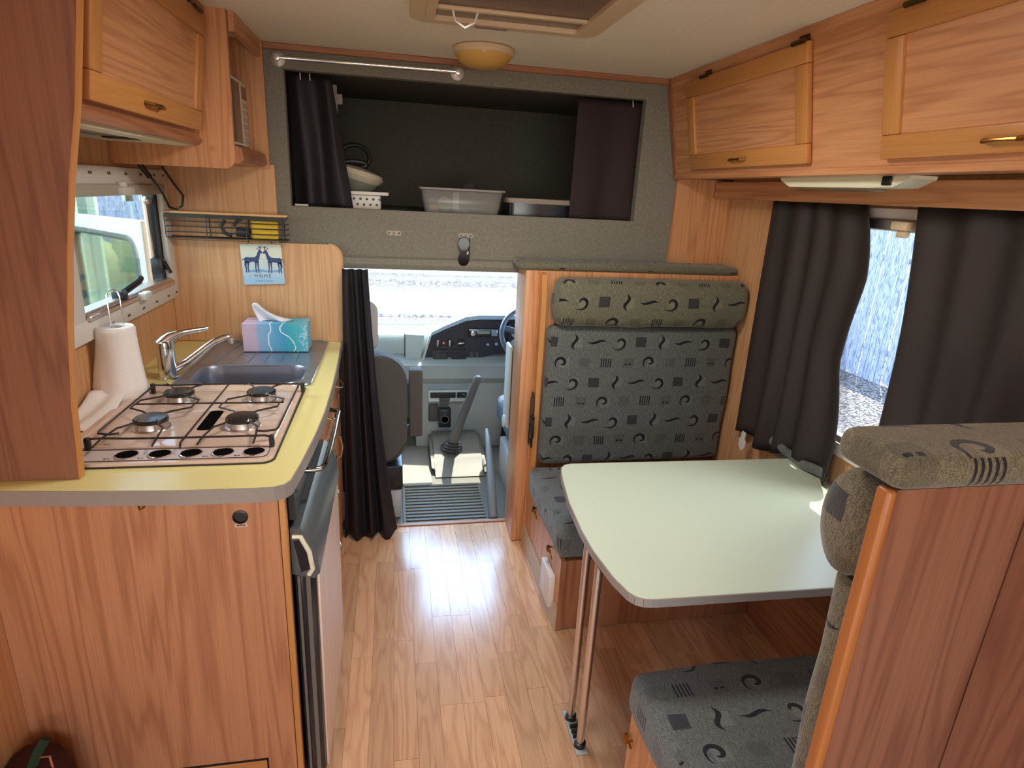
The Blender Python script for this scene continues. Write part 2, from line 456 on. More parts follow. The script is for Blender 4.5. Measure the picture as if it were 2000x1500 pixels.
solo('hedge', hb.soft(.12, 6), plain('hedge_leaves', s2l((168, 176, 120)), .9, var=.6, vs_=25, bmp=.8, bs=30), 'low clipped hedge in front of the blue-grey fence behind the shed', 'hedge')
bf = thing('timber_fence', 'blue-grey timber fence behind the hedge outside the kitchen window', 'fence', (-8, 13.8, -.75))
for i in range(40): part(bf, 'board', B().box(-14 + i * .3, -13.72 + i * .3, 13.8 + .01 * (i % 2), 13.83, -.75, 1.9), BLUEF)

# ---------------------------------------------------------------- body shell
XL, XR, YB, YF, ZC = -.85, 1.46, -2.0, 2.59, 2.02
fl = mk('floor', B().box(XL, XR, YB, 2.605, -.04, -.008), plain('floor_underlay', s2l((120, 70, 45)), .8)); fl['kind'] = 'structure'
W0 = .0714; pmesh = None
for k in range(-4, 21):
    x0 = -.014 + k * W0
    if x0 > 1.44: break
    y = -.35 + R.uniform(-.3, .1)
    while y < 2.6:
        L = R.choice([.30, .36, .42, .48, .55]); y1 = min(y + L, 2.59); ya = max(y, -.4)
        if y1 - ya > .02:
            if pmesh is None:
                b = B().box(-.5, .5, -.5, .5, -.5, .5); o = part(fl, 'plank', b, PLANK, flat=True); pmesh = o.data
            else:
                o = D.objects.new('plank', pmesh); COL.objects.link(o); o.parent = fl
            o.location = (x0 + W0 / 2, (ya + y1) / 2, -.004); o.scale = (W0 - .0007, y1 - ya - .0009, .008)
        y = y + L
struct('trim_1', B().box(-.2, .53, 2.585, 2.612, -.02, .006, .003), WOODD, grain='X')
# left wall with kitchen window hole y 1.81-2.50, z 1.157-1.505
hy0, hy1, hz0, hz1 = 1.80, 2.505, 1.15, 1.512
wl = B()
for a in ((YB, hy0, 0, ZC), (hy1, 2.62, 0, ZC), (hy0, hy1, 0, hz0), (hy0, hy1, hz1, ZC)):
    if a[0] == YB:
        wl.box(XL - .04, XL, YB, -.55, 0, ZC); wl.box(XL - .04, XL, .05, hy0, 0, ZC); wl.box(XL - .04, XL, -.55, .05, 1.85, ZC)
    else: wl.box(XL - .04, XL, *a)
struct('wall_left', wl, WOODM)
wr = B()
ry0, ry1, rz0, rz1 = .95, 2.12, .80, 1.53
for a in ((YB, ry0, 0, ZC), (ry1, 2.62, 0, ZC), (ry0, ry1, 0, rz0), (ry0, ry1, rz1, ZC)): wr.box(XR, XR + .04, *a)
struct('wall_right', wr, WOODM)
wb = B()
for a in ((XL, -.5, 0, ZC), (1.1, XR, 0, ZC), (-.5, 1.1, 0, .8), (-.5, 1.1, 1.7, ZC)): wb.box(a[0], a[1], YB - .04, YB, a[2], a[3])
struct('wall_back', wb, WOODM)
ce = B()
hx0, hx1, hy0_, hy1_ = .11, .51, 1.42, 1.86
for a in ((XL, XR, YB, hy0_), (XL, XR, hy1_, 2.62), (XL, hx0, hy0_, hy1_), (hx1, XR, hy0_, hy1_)): ce.box(*a, ZC, ZC + .03)
struct('ceiling', ce, CEIL)
# front bulkhead carpet with bunk opening
ox0, ox1, oz0, oz1 = -.397, 1.025, 1.453, 1.938
fr = B()
for a in ((XL, ox0, 1.22, ZC), (ox1, XR, 1.22, ZC), (ox0, ox1, 1.22, oz0), (ox0, ox1, oz1, ZC)): fr.box(a[0], a[1], YF, YF + .04, a[2], a[3])
fr.prism([(YF, 1.27), (YF - .02, 1.262), (YF - .028, 1.24), (YF - .02, 1.222), (YF, 1.217), (YF + .04, 1.217)], 'X', -.21, 1.2)
struct('wall_front', fr, CARPET)
struct('trim_2', B().box(-.464, 1.12, YF - .016, YF, 1.998, ZC, .003), WOODD, grain='X')
# over-cab bunk
bk = B().box(XL, XR, 2.63, 3.5, 1.40, 1.447).box(XL, XR, 3.46, 3.5, 1.447, ZC).box(XL, XR, 2.63, 3.5, 1.96, ZC)
bk.box(XL - .04, XL, 2.62, 3.5, 1.24, ZC).box(XR, XR + .04, 2.62, 3.5, 1.24, ZC)
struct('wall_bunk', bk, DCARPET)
# cab shell
cs = B().box(-.62, 1.24, 2.61, 4.15, -.07, -.03)
struct('floor_cab', cs, GREYM)
cw = B()
for x in (-.66, 1.24):
    cw.box(x, x + .04, 2.61, 4.3, -.07, .78).box(x, x + .04, 2.61, 2.80, .82, 1.25)
cw.box(-.66, 1.28, 2.63, 3.48, 1.235, 1.27).box(-.62, 1.24, 4.12, 4.16, -.07, .66)
for x in (-.66, 1.24): cw.prism([(4.34, .66), (4.24, .66), (3.42, 1.27), (3.50, 1.27)], 'X', x, x + .045)
cw.box(XL, -.62, 2.605, 2.65, 0, 1.24).box(1.24, XR, 2.605, 2.65, 0, 1.24)
struct('wall_cab', cw, GREYP)
struct('window_1', B().prism([(4.31, .66), (4.315, .66), (3.475, 1.27), (3.47, 1.27)], 'X', -.62, 1.24), GLASS)
cr = B().tube([(-.35, 4.36, .665), (-.1, 4.35, .672), (.12, 4.34, .668), (.30, 4.34, .672)], .006, 6).tube([(-.05, 4.36, .655), (.2, 4.36, .655), (.42, 4.35, .662), (.55, 4.34, .688), (.9, 4.33, .70)], .007, 6)
cr.tube([(-.3, 4.38, .650), (.5, 4.38, .652)], .005, 6)
solo('windscreen_wipers', cr, BLACK, 'pair of black wiper blades lying along the foot of the windscreen', 'wipers')

# ---------------------------------------------------------------- kitchen window (outer frame, blind cassette, panes)
wn = B(); xf0, xf1 = XL, XL + .022
wn.box(xf0, xf1, 1.69, 2.575, 1.095, 1.157, .006, 2).box(xf0, xf1, 1.69, 2.575, 1.505, 1.562, .006, 2)
wn.box(xf0, xf1, 1.69, 1.815, 1.15, 1.512, .006, 2).box(xf0, xf1, 2.498, 2.575, 1.15, 1.512, .006, 2)
wk = mk('window_2', wn, WHITE); wk['kind'] = 'structure'
sl = B()
for y in (1.95, 2.07, 2.19, 2.31, 2.43, 2.52): sl.box(xf1 - .001, xf1 + .0008, y, y + .022, 1.538, 1.546).box(xf1 - .001, xf1 + .0008, y, y + .022, 1.112, 1.119)
part(wk, 'vent_slots', sl, plain('slot_shadow_brown', s2l((120, 92, 80)), .7))
part(wk, 'blind_cassette', B().box(xf0 - .01, xf1 + .012, 1.815, 2.50, 1.478, 1.512, .006, 2), plain('cassette_grey', s2l((186, 178, 164)), .4))
part(wk, 'blind_rail', B().box(xf0 - .01, xf1 + .01, 1.815, 2.50, 1.150, 1.168, .004, 1).box(xf0 - .02, xf1 - .002, 1.815, 2.50, 1.168, 1.176), POLE)
part(wk, 'blind_catch', B().box(xf1, xf1 + .03, 2.10, 2.18, 1.480, 1.505, .005, 2).lathe([(.014, 0), (.014, .012), (0, .014)], (xf1 + .012, 2.13, 1.505), (0, 0, 1), 12), WHITE)
part(wk, 'blind_catch', B().box(xf1, xf1 + .028, 2.16, 2.22, 1.148, 1.172, .005, 2), WHITE)
part(wk, 'seal', B().box(XL - .035, XL, 2.47, 2.505, 1.15, 1.512), BLACK)
part(wk, 'pane', B().box(XL - .045, XL - .041, 1.80, 2.505, 1.15, 1.512), GLASST)
st = part(wk, 'window_stay', B().tube([(XL - .02, 2.44, 1.46), (XL - .02, 2.45, 1.25)], .008, 8).ball((XL - .012, 2.44, 1.455), .016), POLE)
part(wk, 'latch', B().box(XL - .02, XL + .02, 2.42, 2.455, 1.20, 1.255, .006, 2).tube([(XL + .02, 2.44, 1.24), (XL + .035, 2.45, 1.20)], .008), BLACK)
part(wk, 'latch', B().box(XL - .01, XL + .03, 2.05, 2.08, 1.165, 1.195, .006, 2).tube([(XL + .03, 2.05, 1.195), (XL + .045, 2.12, 1.215), (XL + .04, 2.16, 1.222)], .010, 8), BLACK)
lb = part(wk, 'notice_label', B().box(XL - .0405, XL - .0400, 2.335, 2.40, 1.452, 1.478), plain('label_paper', s2l((235, 235, 225)), .6))
for i in range(3): part(wk, 'print_line', B().box(XL - .0399, XL - .0396, 2.345, 2.39 - .004 * i, 1.458 + i * .007, 1.461 + i * .007), BLACK)

t = thing('open_door', 'white open door leaf with a rounded rubber-sealed window outside the kitchen window', 'door', (-1.2, 2.9, .2))
Md = Matrix(((-.69, -.72, 0, -.95), (.72, -.69, 0, 2.62), (0, 0, 1, 0), (0, 0, 0, 1)))
lf = slab_with_hole([(-.03, .2), (1.35, .2), (1.35, 1.345), (-.03, 1.373)], rrect(.03, .70, .60, 1.300, .07, 5), -.02, .02)
lf.xf(Matrix(((1, 0, 0, 0), (0, 0, 1, 0), (0, 1, 0, 0), (0, 0, 0, 1)))).xf(Md)
part(t, 'leaf', lf, plain('white_gelcoat', (.9, .9, .9), .4))
P3 = lambda a, h, z: Md @ Vector((a, h, z))
part(t, 'seal', B().tube([P3(x, -.02, z) for x, z in rrect(.03, .70, .60, 1.300, .07, 5)], .012, 8, closed=True).tube([P3(x, .02, z) for x, z in rrect(.03, .70, .60, 1.300, .07, 5)], .012, 8, closed=True), plain('weathered_rubber', s2l((96, 104, 98)), .8, var=.4, vs_=150))
part(t, 'glass', B().box(.03, .70, -.002, .002, .60, 1.30).xf(Md), GLASST)

# ---------------------------------------------------------------- dinette window
wn = B()
wn.box(XR - .02, XR, .9, 2.17, .765, .81, .005, 2).box(XR - .02, XR, .9, 2.17, 1.52, 1.56, .005, 2).box(XR - .02, XR, .9, .96, .8, 1.53, .005, 2).box(XR - .02, XR, 2.11, 2.17, .8, 1.53, .005, 2)
wd = mk('window_3', wn, WHITE); wd['kind'] = 'structure'
part(wd, 'pane', B().box(XR + .041, XR + .045, .95, 2.12, .8, 1.53), GLASS)
part(wd, 'blind_rail', B().box(XR - .03, XR + .01, .96, 2.11, 1.495, 1.53, .004).box(XR - .01, XR + .02, .96, 2.11, .81, .83, .003), POLE)
part(wd, 'catch', B().box(XR - .055, XR - .02, 1.515, 1.575, 1.50, 1.525, .006, 2).box(XR - .04, XR - .02, 1.53, 1.565, 1.48, 1.50, .003), CREAM)
wrb = B().box(-.5, 1.1, YB - .03, YB - .026, .8, 1.7)
struct('window_added', wrb, GLASS)  # unseen rear window, added so sky light enters from behind the camera

# ---------------------------------------------------------------- left fitted furniture
tp = [(XL, .916), (-.669, .916), (-.664, 1.0), (-.66, 1.074), (-.641, 1.247), (-.62, 1.389), (-.595, 1.53), (-.565, 1.664), (-.538, 1.828), (-.505, ZC), (XL, ZC)]
t = thing('tall_side_panel', 'tall dark cherry wood panel with curved edge on the near end of the worktop', 'panel', (-.75, 1.33, .916))
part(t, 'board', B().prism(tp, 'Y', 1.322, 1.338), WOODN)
eb = B()
for a, b_ in zip(tp[1:-2], tp[2:-1]): eb.prism([a, (a[0] + .004, a[1]), (b_[0] + .004, b_[1]), b_], 'Y', 1.321, 1.339)
part(t, 'edge_band', eb, WOODF, 'paler orange edge strip')
# overhead cupboard (slanted front)
def slant(O, top, sgn):
    d = Vector((top[0] - O[0], 0, top[1] - O[1])).normalized(); n = Vector((d.z, 0, -d.x)) * sgn
    M = Matrix(((0, d.x, n.x, O[0]), (1, 0, 0, 0), (0, d.z, n.z, O[1]), (0, 0, 0, 1)))
    return M     # local (y, height, outward)
ML = slant((-.591, 1.643), (-.541, ZC), 1)
MR = slant((1.19, 1.638), (1.11, ZC), -1)
def door(t, M, y0, y1, b0, b1, handle_y, hb, hinges, hang):
    fwid = .055
    d = part(t, 'door', B().box(y0 + .01, y1 - .01, b0 + .01, b1 - .01, 0, .012).xf(M), WOOD, grain='Y')
    for a in ((y0, y1, b0, b0 + fwid), (y0, y1, b1 - fwid, b1)): part(d, 'rail', B().box(*a, .002, .021, .005, 2).xf(M), WOODF, grain='Y')
    for a in ((y0, y0 + fwid), (y1 - fwid, y1)): part(d, 'stile', B().box(*a, b0 + fwid, b1 - fwid, .002, .0205, .004, 2).xf(M), WOODF)
    h = B().tube([(handle_y - .045, hb, .02), (handle_y - .035, hb, .036), (handle_y, hb + .002, .042), (handle_y + .035, hb, .036), (handle_y + .045, hb, .02)], .004, 8, rs=[.006, .005, .0035, .005, .006])
    part(d, 'handle', h.xf(M), BRASS, 'brass bow handle')
    for y in hinges: part(d, 'hinge', B().tube([(y - .028, b1 + .002, .022), (y + .028, b1 + .002, .022)], .007, 8).box(y - .02, y + .02, b1 - .004, b1 + .018, .001, .006).xf(M), BRASSD, 'dark brass hinge')
t = thing('overhead_cupboard', 'cherry wood overhead cupboard with one raised-panel door above the cooker hood', 'cupboard', (-.7, 1.75, 1.643))
part(t, 'body', B().prism([(XL + .002, 1.702), (-.610, 1.702), (-.602, 1.645), (-.591, 1.643), (-.541, ZC), (XL + .002, ZC)], 'Y', 1.339, 2.154), WOODD, grain='Y')
part(t, 'bottom_lip', B().prism([(-.602, 1.640), (-.588, 1.640), (-.580, 1.652), (-.590, 1.668), (-.602, 1.668)], 'Y', 1.339, 2.154), WOODD, grain='Y')
door(t, ML, 1.39, 2.10, .035, .345, 1.70, .062, (2.02, 1.5), True)
t = thing('cooker_hood', 'white cooker hood with a mesh filter set under the left overhead cupboard', 'hood', (-.72, 1.75, 1.64))
part(t, 'casing', B().box(XL + .004, -.612, 1.36, 2.15, 1.655, 1.70).box(XL + .004, XL + .03, 1.36, 2.15, 1.634, 1.66).box(-.668, -.604, 1.36, 2.15, 1.632, 1.66, .003).box(XL + .03, -.66, 2.06, 2.15, 1.634, 1.66), CREAM2)
part(t, 'filter', B().box(XL + .04, -.672, 1.42, 1.98, 1.640, 1.654), plain('filter_mesh', s2l((150, 135, 118)), .5, .6, var=.4, vs_=300))
part(t, 'switch', B().box(XL + .05, -.71, 1.99, 2.04, 1.636, 1.654, .003), BLACK)
dv = [(XL + .001, 1.572)] + [(-.522 + .03 * math.sin(a), 1.604 - .03 * math.cos(a)) for a in [i * PI / 2 / 6 for i in range(7)]] + [(-.484, ZC), (XL + .001, ZC)]
t = thing('divider_panel', 'upright wood divider panel with rounded lower corner between cupboard and microwave', 'panel', (-.66, 2.16, 1.572))
part(t, 'board', B().prism(dv, 'Y', 2.155, 2.171), WOOD)
part(t, 'screw_cap', B().lathe([(.007, 0), (.006, .002), (0, .0025)], (-.554, 2.155, 1.631), (0, -1, 0), 12), WOODF)
t = thing('microwave_niche', 'open wooden microwave niche shelf between divider panel and carpeted front wall', 'shelf', (-.66, 2.37, 1.59))
part(t, 'shelf_board', B().prism([(XL + .001, 1.60), (-.50, 1.59), (-.478, 1.592), (-.468, 1.605), (-.474, 1.638), (-.49, 1.644), (XL + .001, 1.644)], 'Y', 2.172, 2.553), WOODD, grain='Y')
part(t, 'side_board', B().box(XL + .001, -.462, 2.556, 2.574, 1.588, ZC - .001), WOOD)
part(t, 'header', B().box(-.482, -.466, 2.172, 2.555, 1.965, ZC - .001), WOOD, grain='Y')
t = thing('microwave', 'white microwave with dark door tucked in the niche beside the front wall', 'microwave', (-.68, 2.33, 1.645))
part(t, 'casing', B().box(XL + .01, -.528, 2.18, 2.53, 1.646, 1.872, .008, 2), WHITE)
part(t, 'door', B().box(-.53, -.518, 2.18, 2.425, 1.652, 1.868, .004), WHITE)
part(t, 'door_glass', B().box(-.519, -.5165, 2.19, 2.41, 1.662, 1.856, .001), plain('microwave_glass', (.035, .02, .016), .1))
cp = part(t, 'control_panel', B().box(-.53, -.518, 2.428, 2.528, 1.652, 1.868, .004, 2), CREAM)
part(cp, 'display', B().box(-.519, -.5165, 2.445, 2.512, 1.81, 1.85), BLKM)
for i in range(6):
    for j in range(3): part(cp, 'button', B().box(-.519, -.5168, 2.445 + j * .024, 2.463 + j * .024, 1.667 + i * .023, 1.683 + i * .023), plain('button_grey', s2l((176, 160, 150)), .5) if (i + j) == 0 else D.materials['button_grey'])
solo('power_cable', B().tube([(-.82, 2.30, 1.574), (-.79, 2.33, 1.52), (-.79, 2.40, 1.475), (-.80, 2.47, 1.435), (-.785, 2.50, 1.425), (-.765, 2.50, 1.44), (-.755, 2.49, 1.475), (-.775, 2.46, 1.52), (-.80, 2.44, 1.574)], .004, 8).tube([(-.82, 2.30, 1.574), (-.80, 2.32, 1.535)], .009, 8), BLACK, 'black power cable looping down beside the kitchen window', 'cable')

# front-left backsplash
def arcpts(cx, cz, r, a0, a1, n=6): return [(cx + r * math.cos(a0 + (a1 - a0) * i / n), cz + r * math.sin(a0 + (a1 - a0) * i / n)) for i in range(n + 1)]
bsp = [(XL + .001, .916), (-.209, .916)] + arcpts(-.259, 1.262, .05, 0, PI / 2) + [(XL + .001, 1.312)]
t = thing('backsplash_panel', 'light wood backsplash panel with rounded top corner behind the sink', 'panel', (-.53, 2.57, .916))
part(t, 'board', B().prism(bsp, 'Y', 2.556, 2.572), WOODM)
part(t, 'edge_band', B().tube([(p[0], 2.564, p[1]) for p in bsp[1:-1]], .0045, 6), EDGEW)
t = thing('upper_wall_panel', 'light wood panel on front wall between the niche and wire rack', 'panel', (-.65, 2.58, 1.31))
part(t, 'board', B().box(XL + .001, -.452, 2.573, 2.588, 1.25, 1.60), WOODM)
part(t, 'edge_band', B().box(-.4525, -.449, 2.572, 2.5885, 1.312, 1.60), EDGEW)
solo('side_wall_panel', B().box(1.2, XR - .001, 2.572, 2.588, 1.26, 1.64), WOOD, 'wood panel on front wall right of the carpet, under the overhead cabinet', 'panel')

# wire rack and contents
t = thing('wire_rack', 'black wire spice rack with a pale wooden top rail on the front wall', 'rack', (-.61, 2.53, 1.325))
part(t, 'top_rail', B().box(-.835, -.402, 2.498, 2.55, 1.412, 1.421, .002), EDGEW, grain='X')
rb = B()
ra, rbx, ry0_, ry1_ = -.832, -.405, 2.502, 2.548
rb.box(ra, rbx, ry0_ - .002, ry0_ + .002, 1.398, 1.411)
for z in (1.326, 1.346, 1.366, 1.385): rb.tube([(ra, ry1_, z), (ra, ry0_, z), (rbx, ry0_, z), (rbx, ry1_, z)], .0022, 6)
rb.tube([(ra, ry1_, 1.326), (rbx, ry1_, 1.326)], .0022, 6).tube([(ra, ry1_, 1.405), (rbx, ry1_, 1.405)], .0022, 6)
for x in (-.832, -.69, -.55, -.42): rb.tube([(x, ry0_ - .002, 1.41), (x, ry0_ - .002, 1.326), (x, ry1_, 1.326), (x, ry1_, 1.41)], .002, 6)
rb.box(ra, rbx, ry0_, ry1_, 1.323, 1.3255)
for z in (1.345, 1.365, 1.385): rb.tube([(rbx, ry0_, z), (rbx, ry1_, z)], .002, 6)
part(t, 'wire_frame', rb, plain('black_coated_wire', (.02, .022, .022), .4))
solo('yellow_sponge', B().box(-.535, -.437, 2.512, 2.543, 1.328, 1.395, .006, 3).soft(.003, 60), plain('sponge', s2l((226, 182, 56)), .95, var=.2, vs_=150, bmp=.6, bs=150), 'yellow scouring sponge standing in the black wire rack', 'sponge')
solo('hand_tool', B().tube([(-.545, 2.527, 1.348), (-.59, 2.527, 1.352)], .018, 12).tube([(-.61, 2.527, 1.335), (-.635, 2.527, 1.345), (-.645, 2.527, 1.37), (-.63, 2.527, 1.392)], .007, 8).tube([(-.60, 2.527, 1.372), (-.585, 2.527, 1.392), (-.57, 2.53, 1.398)], .006, 8), plain('dark_grey_grip', (.04, .045, .05), .5), 'dark grey gripped tool lying beside the sponge in the rack', 'tool')

# plaque
t = thing('home_plaque', 'small square blue and white plaque with two deer, hung below the wire rack', 'plaque', (-.508, 2.55, 1.15))
def plaque_mat():
    mt, n, p, out = newmat('plaque_print'); X.t = n
    g = coords(n, 'POS'); sp = n.nodes.new('ShaderNodeSeparateXYZ'); n.links.new(g, sp.inputs[0])
    f = (X(sp.outputs[2]) - 1.17) * (1 / .10) + (X(noise(n, g, 40, 3)) - .5) * .4
    cl = n.nodes.new('ShaderNodeClamp'); n.links.new(f.v, cl.inputs[0])
    n.links.new(mixc(n, cl.outputs[0], s2l((166, 200, 226)), s2l((228, 230, 214))), p.inputs['Base Color']); p.inputs['Roughness'].default_value = .4
    return mt
part(t, 'tile', B().prism([(-.583, 1.147), (-.430, 1.154), (-.438, 1.307), (-.589, 1.303)], 'Y', 2.545, 2.554), plaque_mat())
NAVY = plain('navy_print', s2l((58, 74, 120)), .6, var=.5, vs_=250); PBLUE = plain('pale_blue_print', s2l((130, 168, 206)), .6, var=.3, vs_=200)
def deer(s, x0):
    P = lambda pts: [(x0 + s * a, 1.195 + b) for a, b in pts]
    Y0, Y1 = 2.5442, 2.545
    o = B().prism(P([(-.002, .052), (.006, .060), (.022, .059), (.038, .060), (.046, .067), (.051, .080), (.056, .088), (.062, .088), (.069, .079), (.068, .076), (.060, .075), (.057, .062), (.053, .048), (.046, .040), (.030, .043), (.014, .038), (.004, .038)]), 'Y', Y0, Y1)
    for p in ([(.000, .044), (.010, .042), (.006, .026), (.008, .016), (.005, .0), (.002, .0), (.003, .016), (-.001, .026)], [(.010, .042), (.018, .040), (.014, .022), (.015, .0), (.012, .0), (.010, .02)],
              [(.038, .044), (.045, .042), (.042, .022), (.043, .0), (.040, .0), (.038, .02)], [(.046, .044), (.053, .046), (.051, .02), (.053, .0), (.050, .0), (.047, .02)]):
        o.prism(P(p), 'Y', Y0, Y1)
    for p in ([(.055, .087), (.048, .095), (.049, .097), (.057, .089)], [(.059, .088), (.060, .104), (.062, .104), (.062, .088)], [(.060, .095), (.053, .101), (.054, .103), (.061, .098)], [(.061, .096), (.067, .103), (.068, .101), (.062, .094)]):
        o.prism(P(p), 'Y', Y0, Y1)
    o.prism(P([(0, .056), (-.003, .055), (-.010, .046), (-.008, .045)]), 'Y', Y0, Y1)
    return o
part(t, 'deer_print', deer(1, -.576), NAVY); part(t, 'deer_print', deer(-1, -.437), NAVY)
part(t, 'grass_print', B().prism([(-.578, 1.197), (-.44, 1.199), (-.45, 1.209), (-.49, 1.203), (-.52, 1.210), (-.56, 1.204)], 'Y', 2.5443, 2.545), PBLUE)
text(t, 'lettering', 'H O M E', .017, (-.512, 2.5445, 1.178), (PI / 2, 0, 0), D.materials['navy_print'])
text(t, 'lettering', 'Live Love', .017, (-.508, 2.5445, 1.159), (PI / 2, 0, 0), PBLUE)
part(t, 'hanging_cord', B().tube([(-.56, 2.55, 1.304), (-.55, 2.545, 1.327)], .0012, 5).tube([(-.47, 2.55, 1.305), (-.475, 2.545, 1.327)], .0012, 5), BLACK)

# ---------------------------------------------------------------- kitchen base
YP = 1.282
t = thing('kitchen_cabinet', 'cherry wood kitchen base cabinet under the yellow-green worktop', 'cabinet', (-.55, 1.9, 0))
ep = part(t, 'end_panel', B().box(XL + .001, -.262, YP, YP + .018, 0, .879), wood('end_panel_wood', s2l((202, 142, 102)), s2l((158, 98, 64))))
part(t, 'end_panel_edge', B().box(-.261, -.246, YP - .001, YP + .019, 0, .879, .003, 2), WOODF, 'orange wood edge post')
hk = part(t, 'end_hook', B().tube([(-.541, YP, .885), (-.541, YP - .012, .873), (-.536, YP - .018, .866), (-.53, YP - .012, .868), (-.53, YP - .006, .876)], .0022, 8), BRASS, 'small brass cup hook')
so = part(t, 'socket', B().lathe([(.0165, 0), (.0165, .003), (.0135, .004), (.012, -.004), (0, -.006)], (-.343, YP, .8285), (0, -1, 0), 24), BLACK, 'round black outlet')
lb = part(t, 'sticker', B().box(-.356, -.330, YP - .001, YP, .803, .812), plain('sticker_pink', s2l((214, 186, 172)), .6))
for a, b_ in ((-.352, -.346), (-.345, -.340), (-.339, -.334)): part(lb, 'faded_print', B().box(a, b_, YP - .0014, YP - .001, .8055, .8095), plain('faded_ink', s2l((110, 70, 66)), .7))
dr = part(t, 'floor_hatch', B().box(-.78, -.335, YP - .004, YP + .002, .02, .118, .002), WOODF, 'recessed hatch with a dark gap above', grain='X')
part(dr, 'gap', B().box(-.79, -.331, YP - .001, YP + .001, .118, .124).box(-.335, -.331, YP - .001, YP + .001, .02, .124), BLACK)
part(t, 'front_panel', B().box(-.262, -.246, 1.842, 1.858, 0, .879).box(-.26, -.245, 1.858, 2.54, 0, .10).box(-.26, -.245, 1.858, 2.54, .85, .879), WOOD)
HND = plain('polished_brass_handle', s2l((214, 186, 150)), .2, 1)
for i, (z0, z1) in enumerate(((.70, .848), (.55, .692), (.40, .542), (.11, .392))):
    for y0, y1 in (((1.862, 2.195),) if i else ((1.862, 2.195), (2.205, 2.54))) if i < 3 else ((1.862, 2.195),):
        d = part(t, 'drawer', B().box(-.262, -.236, y0, y1, z0, z1, .004, 2), WOOD, grain='Y')
        yc = (y0 + y1) / 2; zc = (z0 + z1) / 2 + .02
        part(d, 'handle', B().tube([(-.236, yc - .045, zc), (-.215, yc - .042, zc - .008), (-.206, yc - .02, zc - .014), (-.206, yc + .02, zc - .014), (-.215, yc + .042, zc - .008), (-.236, yc + .045, zc)], .0035, 8), HND, 'polished bow handle')
d = part(t, 'door', B().box(-.262, -.236, 2.205, 2.54, .11, .692, .004, 2), WOOD)
part(d, 'handle', B().tube([(-.236, 2.25, .52), (-.212, 2.25, .53), (-.205, 2.25, .57), (-.212, 2.25, .61), (-.236, 2.25, .62)], .0035, 8), HND, 'polished bow handle')
part(t, 'lock_knob', B().lathe([(.016, 0), (.016, .014), (.010, .022), (0, .023)], (-.236, 1.99, .60), (1, 0, 0), 16), BLACK, 'black round knob')
# fridge
t = thing('fridge', 'built-in fridge with wood-faced door, black side and grey handle trim', 'fridge', (-.4, 1.57, 0))
part(t, 'carcass', B().box(-.80, -.246, 1.302, 1.838, .02, .775), BLACK)
gd = part(t, 'door', B().box(-.243, -.192, 1.306, 1.834, .03, .66, .008, 2), BLKM, 'glossy black edged door')
part(gd, 'face_panel', B().box(-.193, -.186, 1.318, 1.826, .034, .655, .002), wood('fridge_panel_wood', s2l((242, 214, 192)), s2l((222, 186, 164)), .4))
part(gd, 'gasket', B().box(-.215, -.205, 1.302, 1.308, .03, .65).box(-.234, -.228, 1.302, 1.308, .03, .65), plain('gasket_grey', s2l((110, 104, 96)), .3))
TRIMG = plain('grey_fridge_trim', s2l((84, 88, 90)), .32)
tr = part(t, 'handle_trim', B().prism([(-.245, .775), (-.222, .778), (-.205, .762), (-.186, .70), (-.182, .655), (-.195, .64), (-.245, .655)], 'Y', 1.305, 1.835), TRIMG, 'grey sloping handle trim')
part(tr, 'trim_hollow', B().prism([(-.238, .745), (-.222, .748), (-.204, .70), (-.202, .668), (-.225, .66)], 'Y', 1.3035, 1.3055), BLKM)
part(tr, 'trim_end', B().tube([(-.24, 1.304, .758), (-.222, 1.304, .757), (-.204, 1.304, .715), (-.198, 1.304, .668), (-.208, 1.304, .652)], .006, 8), CREAM2)
for y in (1.42, 1.47, 1.62, 1.70): part(tr, 'indicator_slot', B().box(-.1885, -.186, y, y + .006, .67, .70), BLACK)
part(tr, 'status_symbol', B().box(-.1885, -.1858, 1.50, 1.515, .672, .684).box(-.1885, -.1858, 1.525, 1.532, .672, .684), BLACK)
# grill front above fridge
t = thing('grill', 'dark glass-fronted grill between fridge and worktop with a chrome rail', 'oven', (-.4, 1.57, .78))
part(t, 'casing', B().box(-.79, -.25, 1.31, 1.83, .785, .876), BLKM)
part(t, 'glass_front', B().box(-.249, -.232, 1.32, 1.82, .79, .872, .003), plain('dark_grill_glass', (.05, .055, .06), .12))
rl = [(-.232, 1.44, .862), (-.205, 1.44, .862), (-.185, 1.445, .863), (-.178, 1.47, .864), (-.175, 1.65, .865), (-.175, 1.84, .865), (-.185, 1.862, .865), (-.205, 1.865, .865), (-.232, 1.865, .865)]
part(t, 'rail', B().tube(rl, .0075, 12), plain('dark_chrome', (.3, .29, .28), .12, 1), 'dark chrome towel rail')

# worktop with hob and sink cut-outs
front = [(-.790, 1.282), (-.646, 1.268), (-.471, 1.255), (-.30, 1.252), (-.262, 1.254), (-.243, 1.264), (-.232, 1.283), (-.222, 1.38), (-.210, 1.55), (-.204, 1.72), (-.205, 1.95), (-.209, 2.156), (-.218, 2.42), (-.223, 2.555)]
outer = [(XL + .001, 1.288)] + front + [(XL + .001, 2.555)]
bw, bs_, ow = -.655, -.312, None
sb = rrect(-.652, -.308, 1.975, 2.185, .06, 6)
t = thing('kitchen_worktop', 'yellow-green laminate kitchen worktop with grey edging', 'worktop', (-.53, 1.9, .88))
part(t, 'slab', slab_with_hole(outer, sb, .881, .915), LAMC)
ebp = B(); P = [outer[0]] + front
def off(P, d):
    o = []
    for i, p in enumerate(P):
        a = Vector(P[max(i - 1, 0)]); c_ = Vector(P[min(i + 1, len(P) - 1)]); tt = (c_ - a).normalized(); nn = Vector((tt.y, -tt.x))
        o.append((p[0] + nn.x * d, p[1] + nn.y * d))
    return o
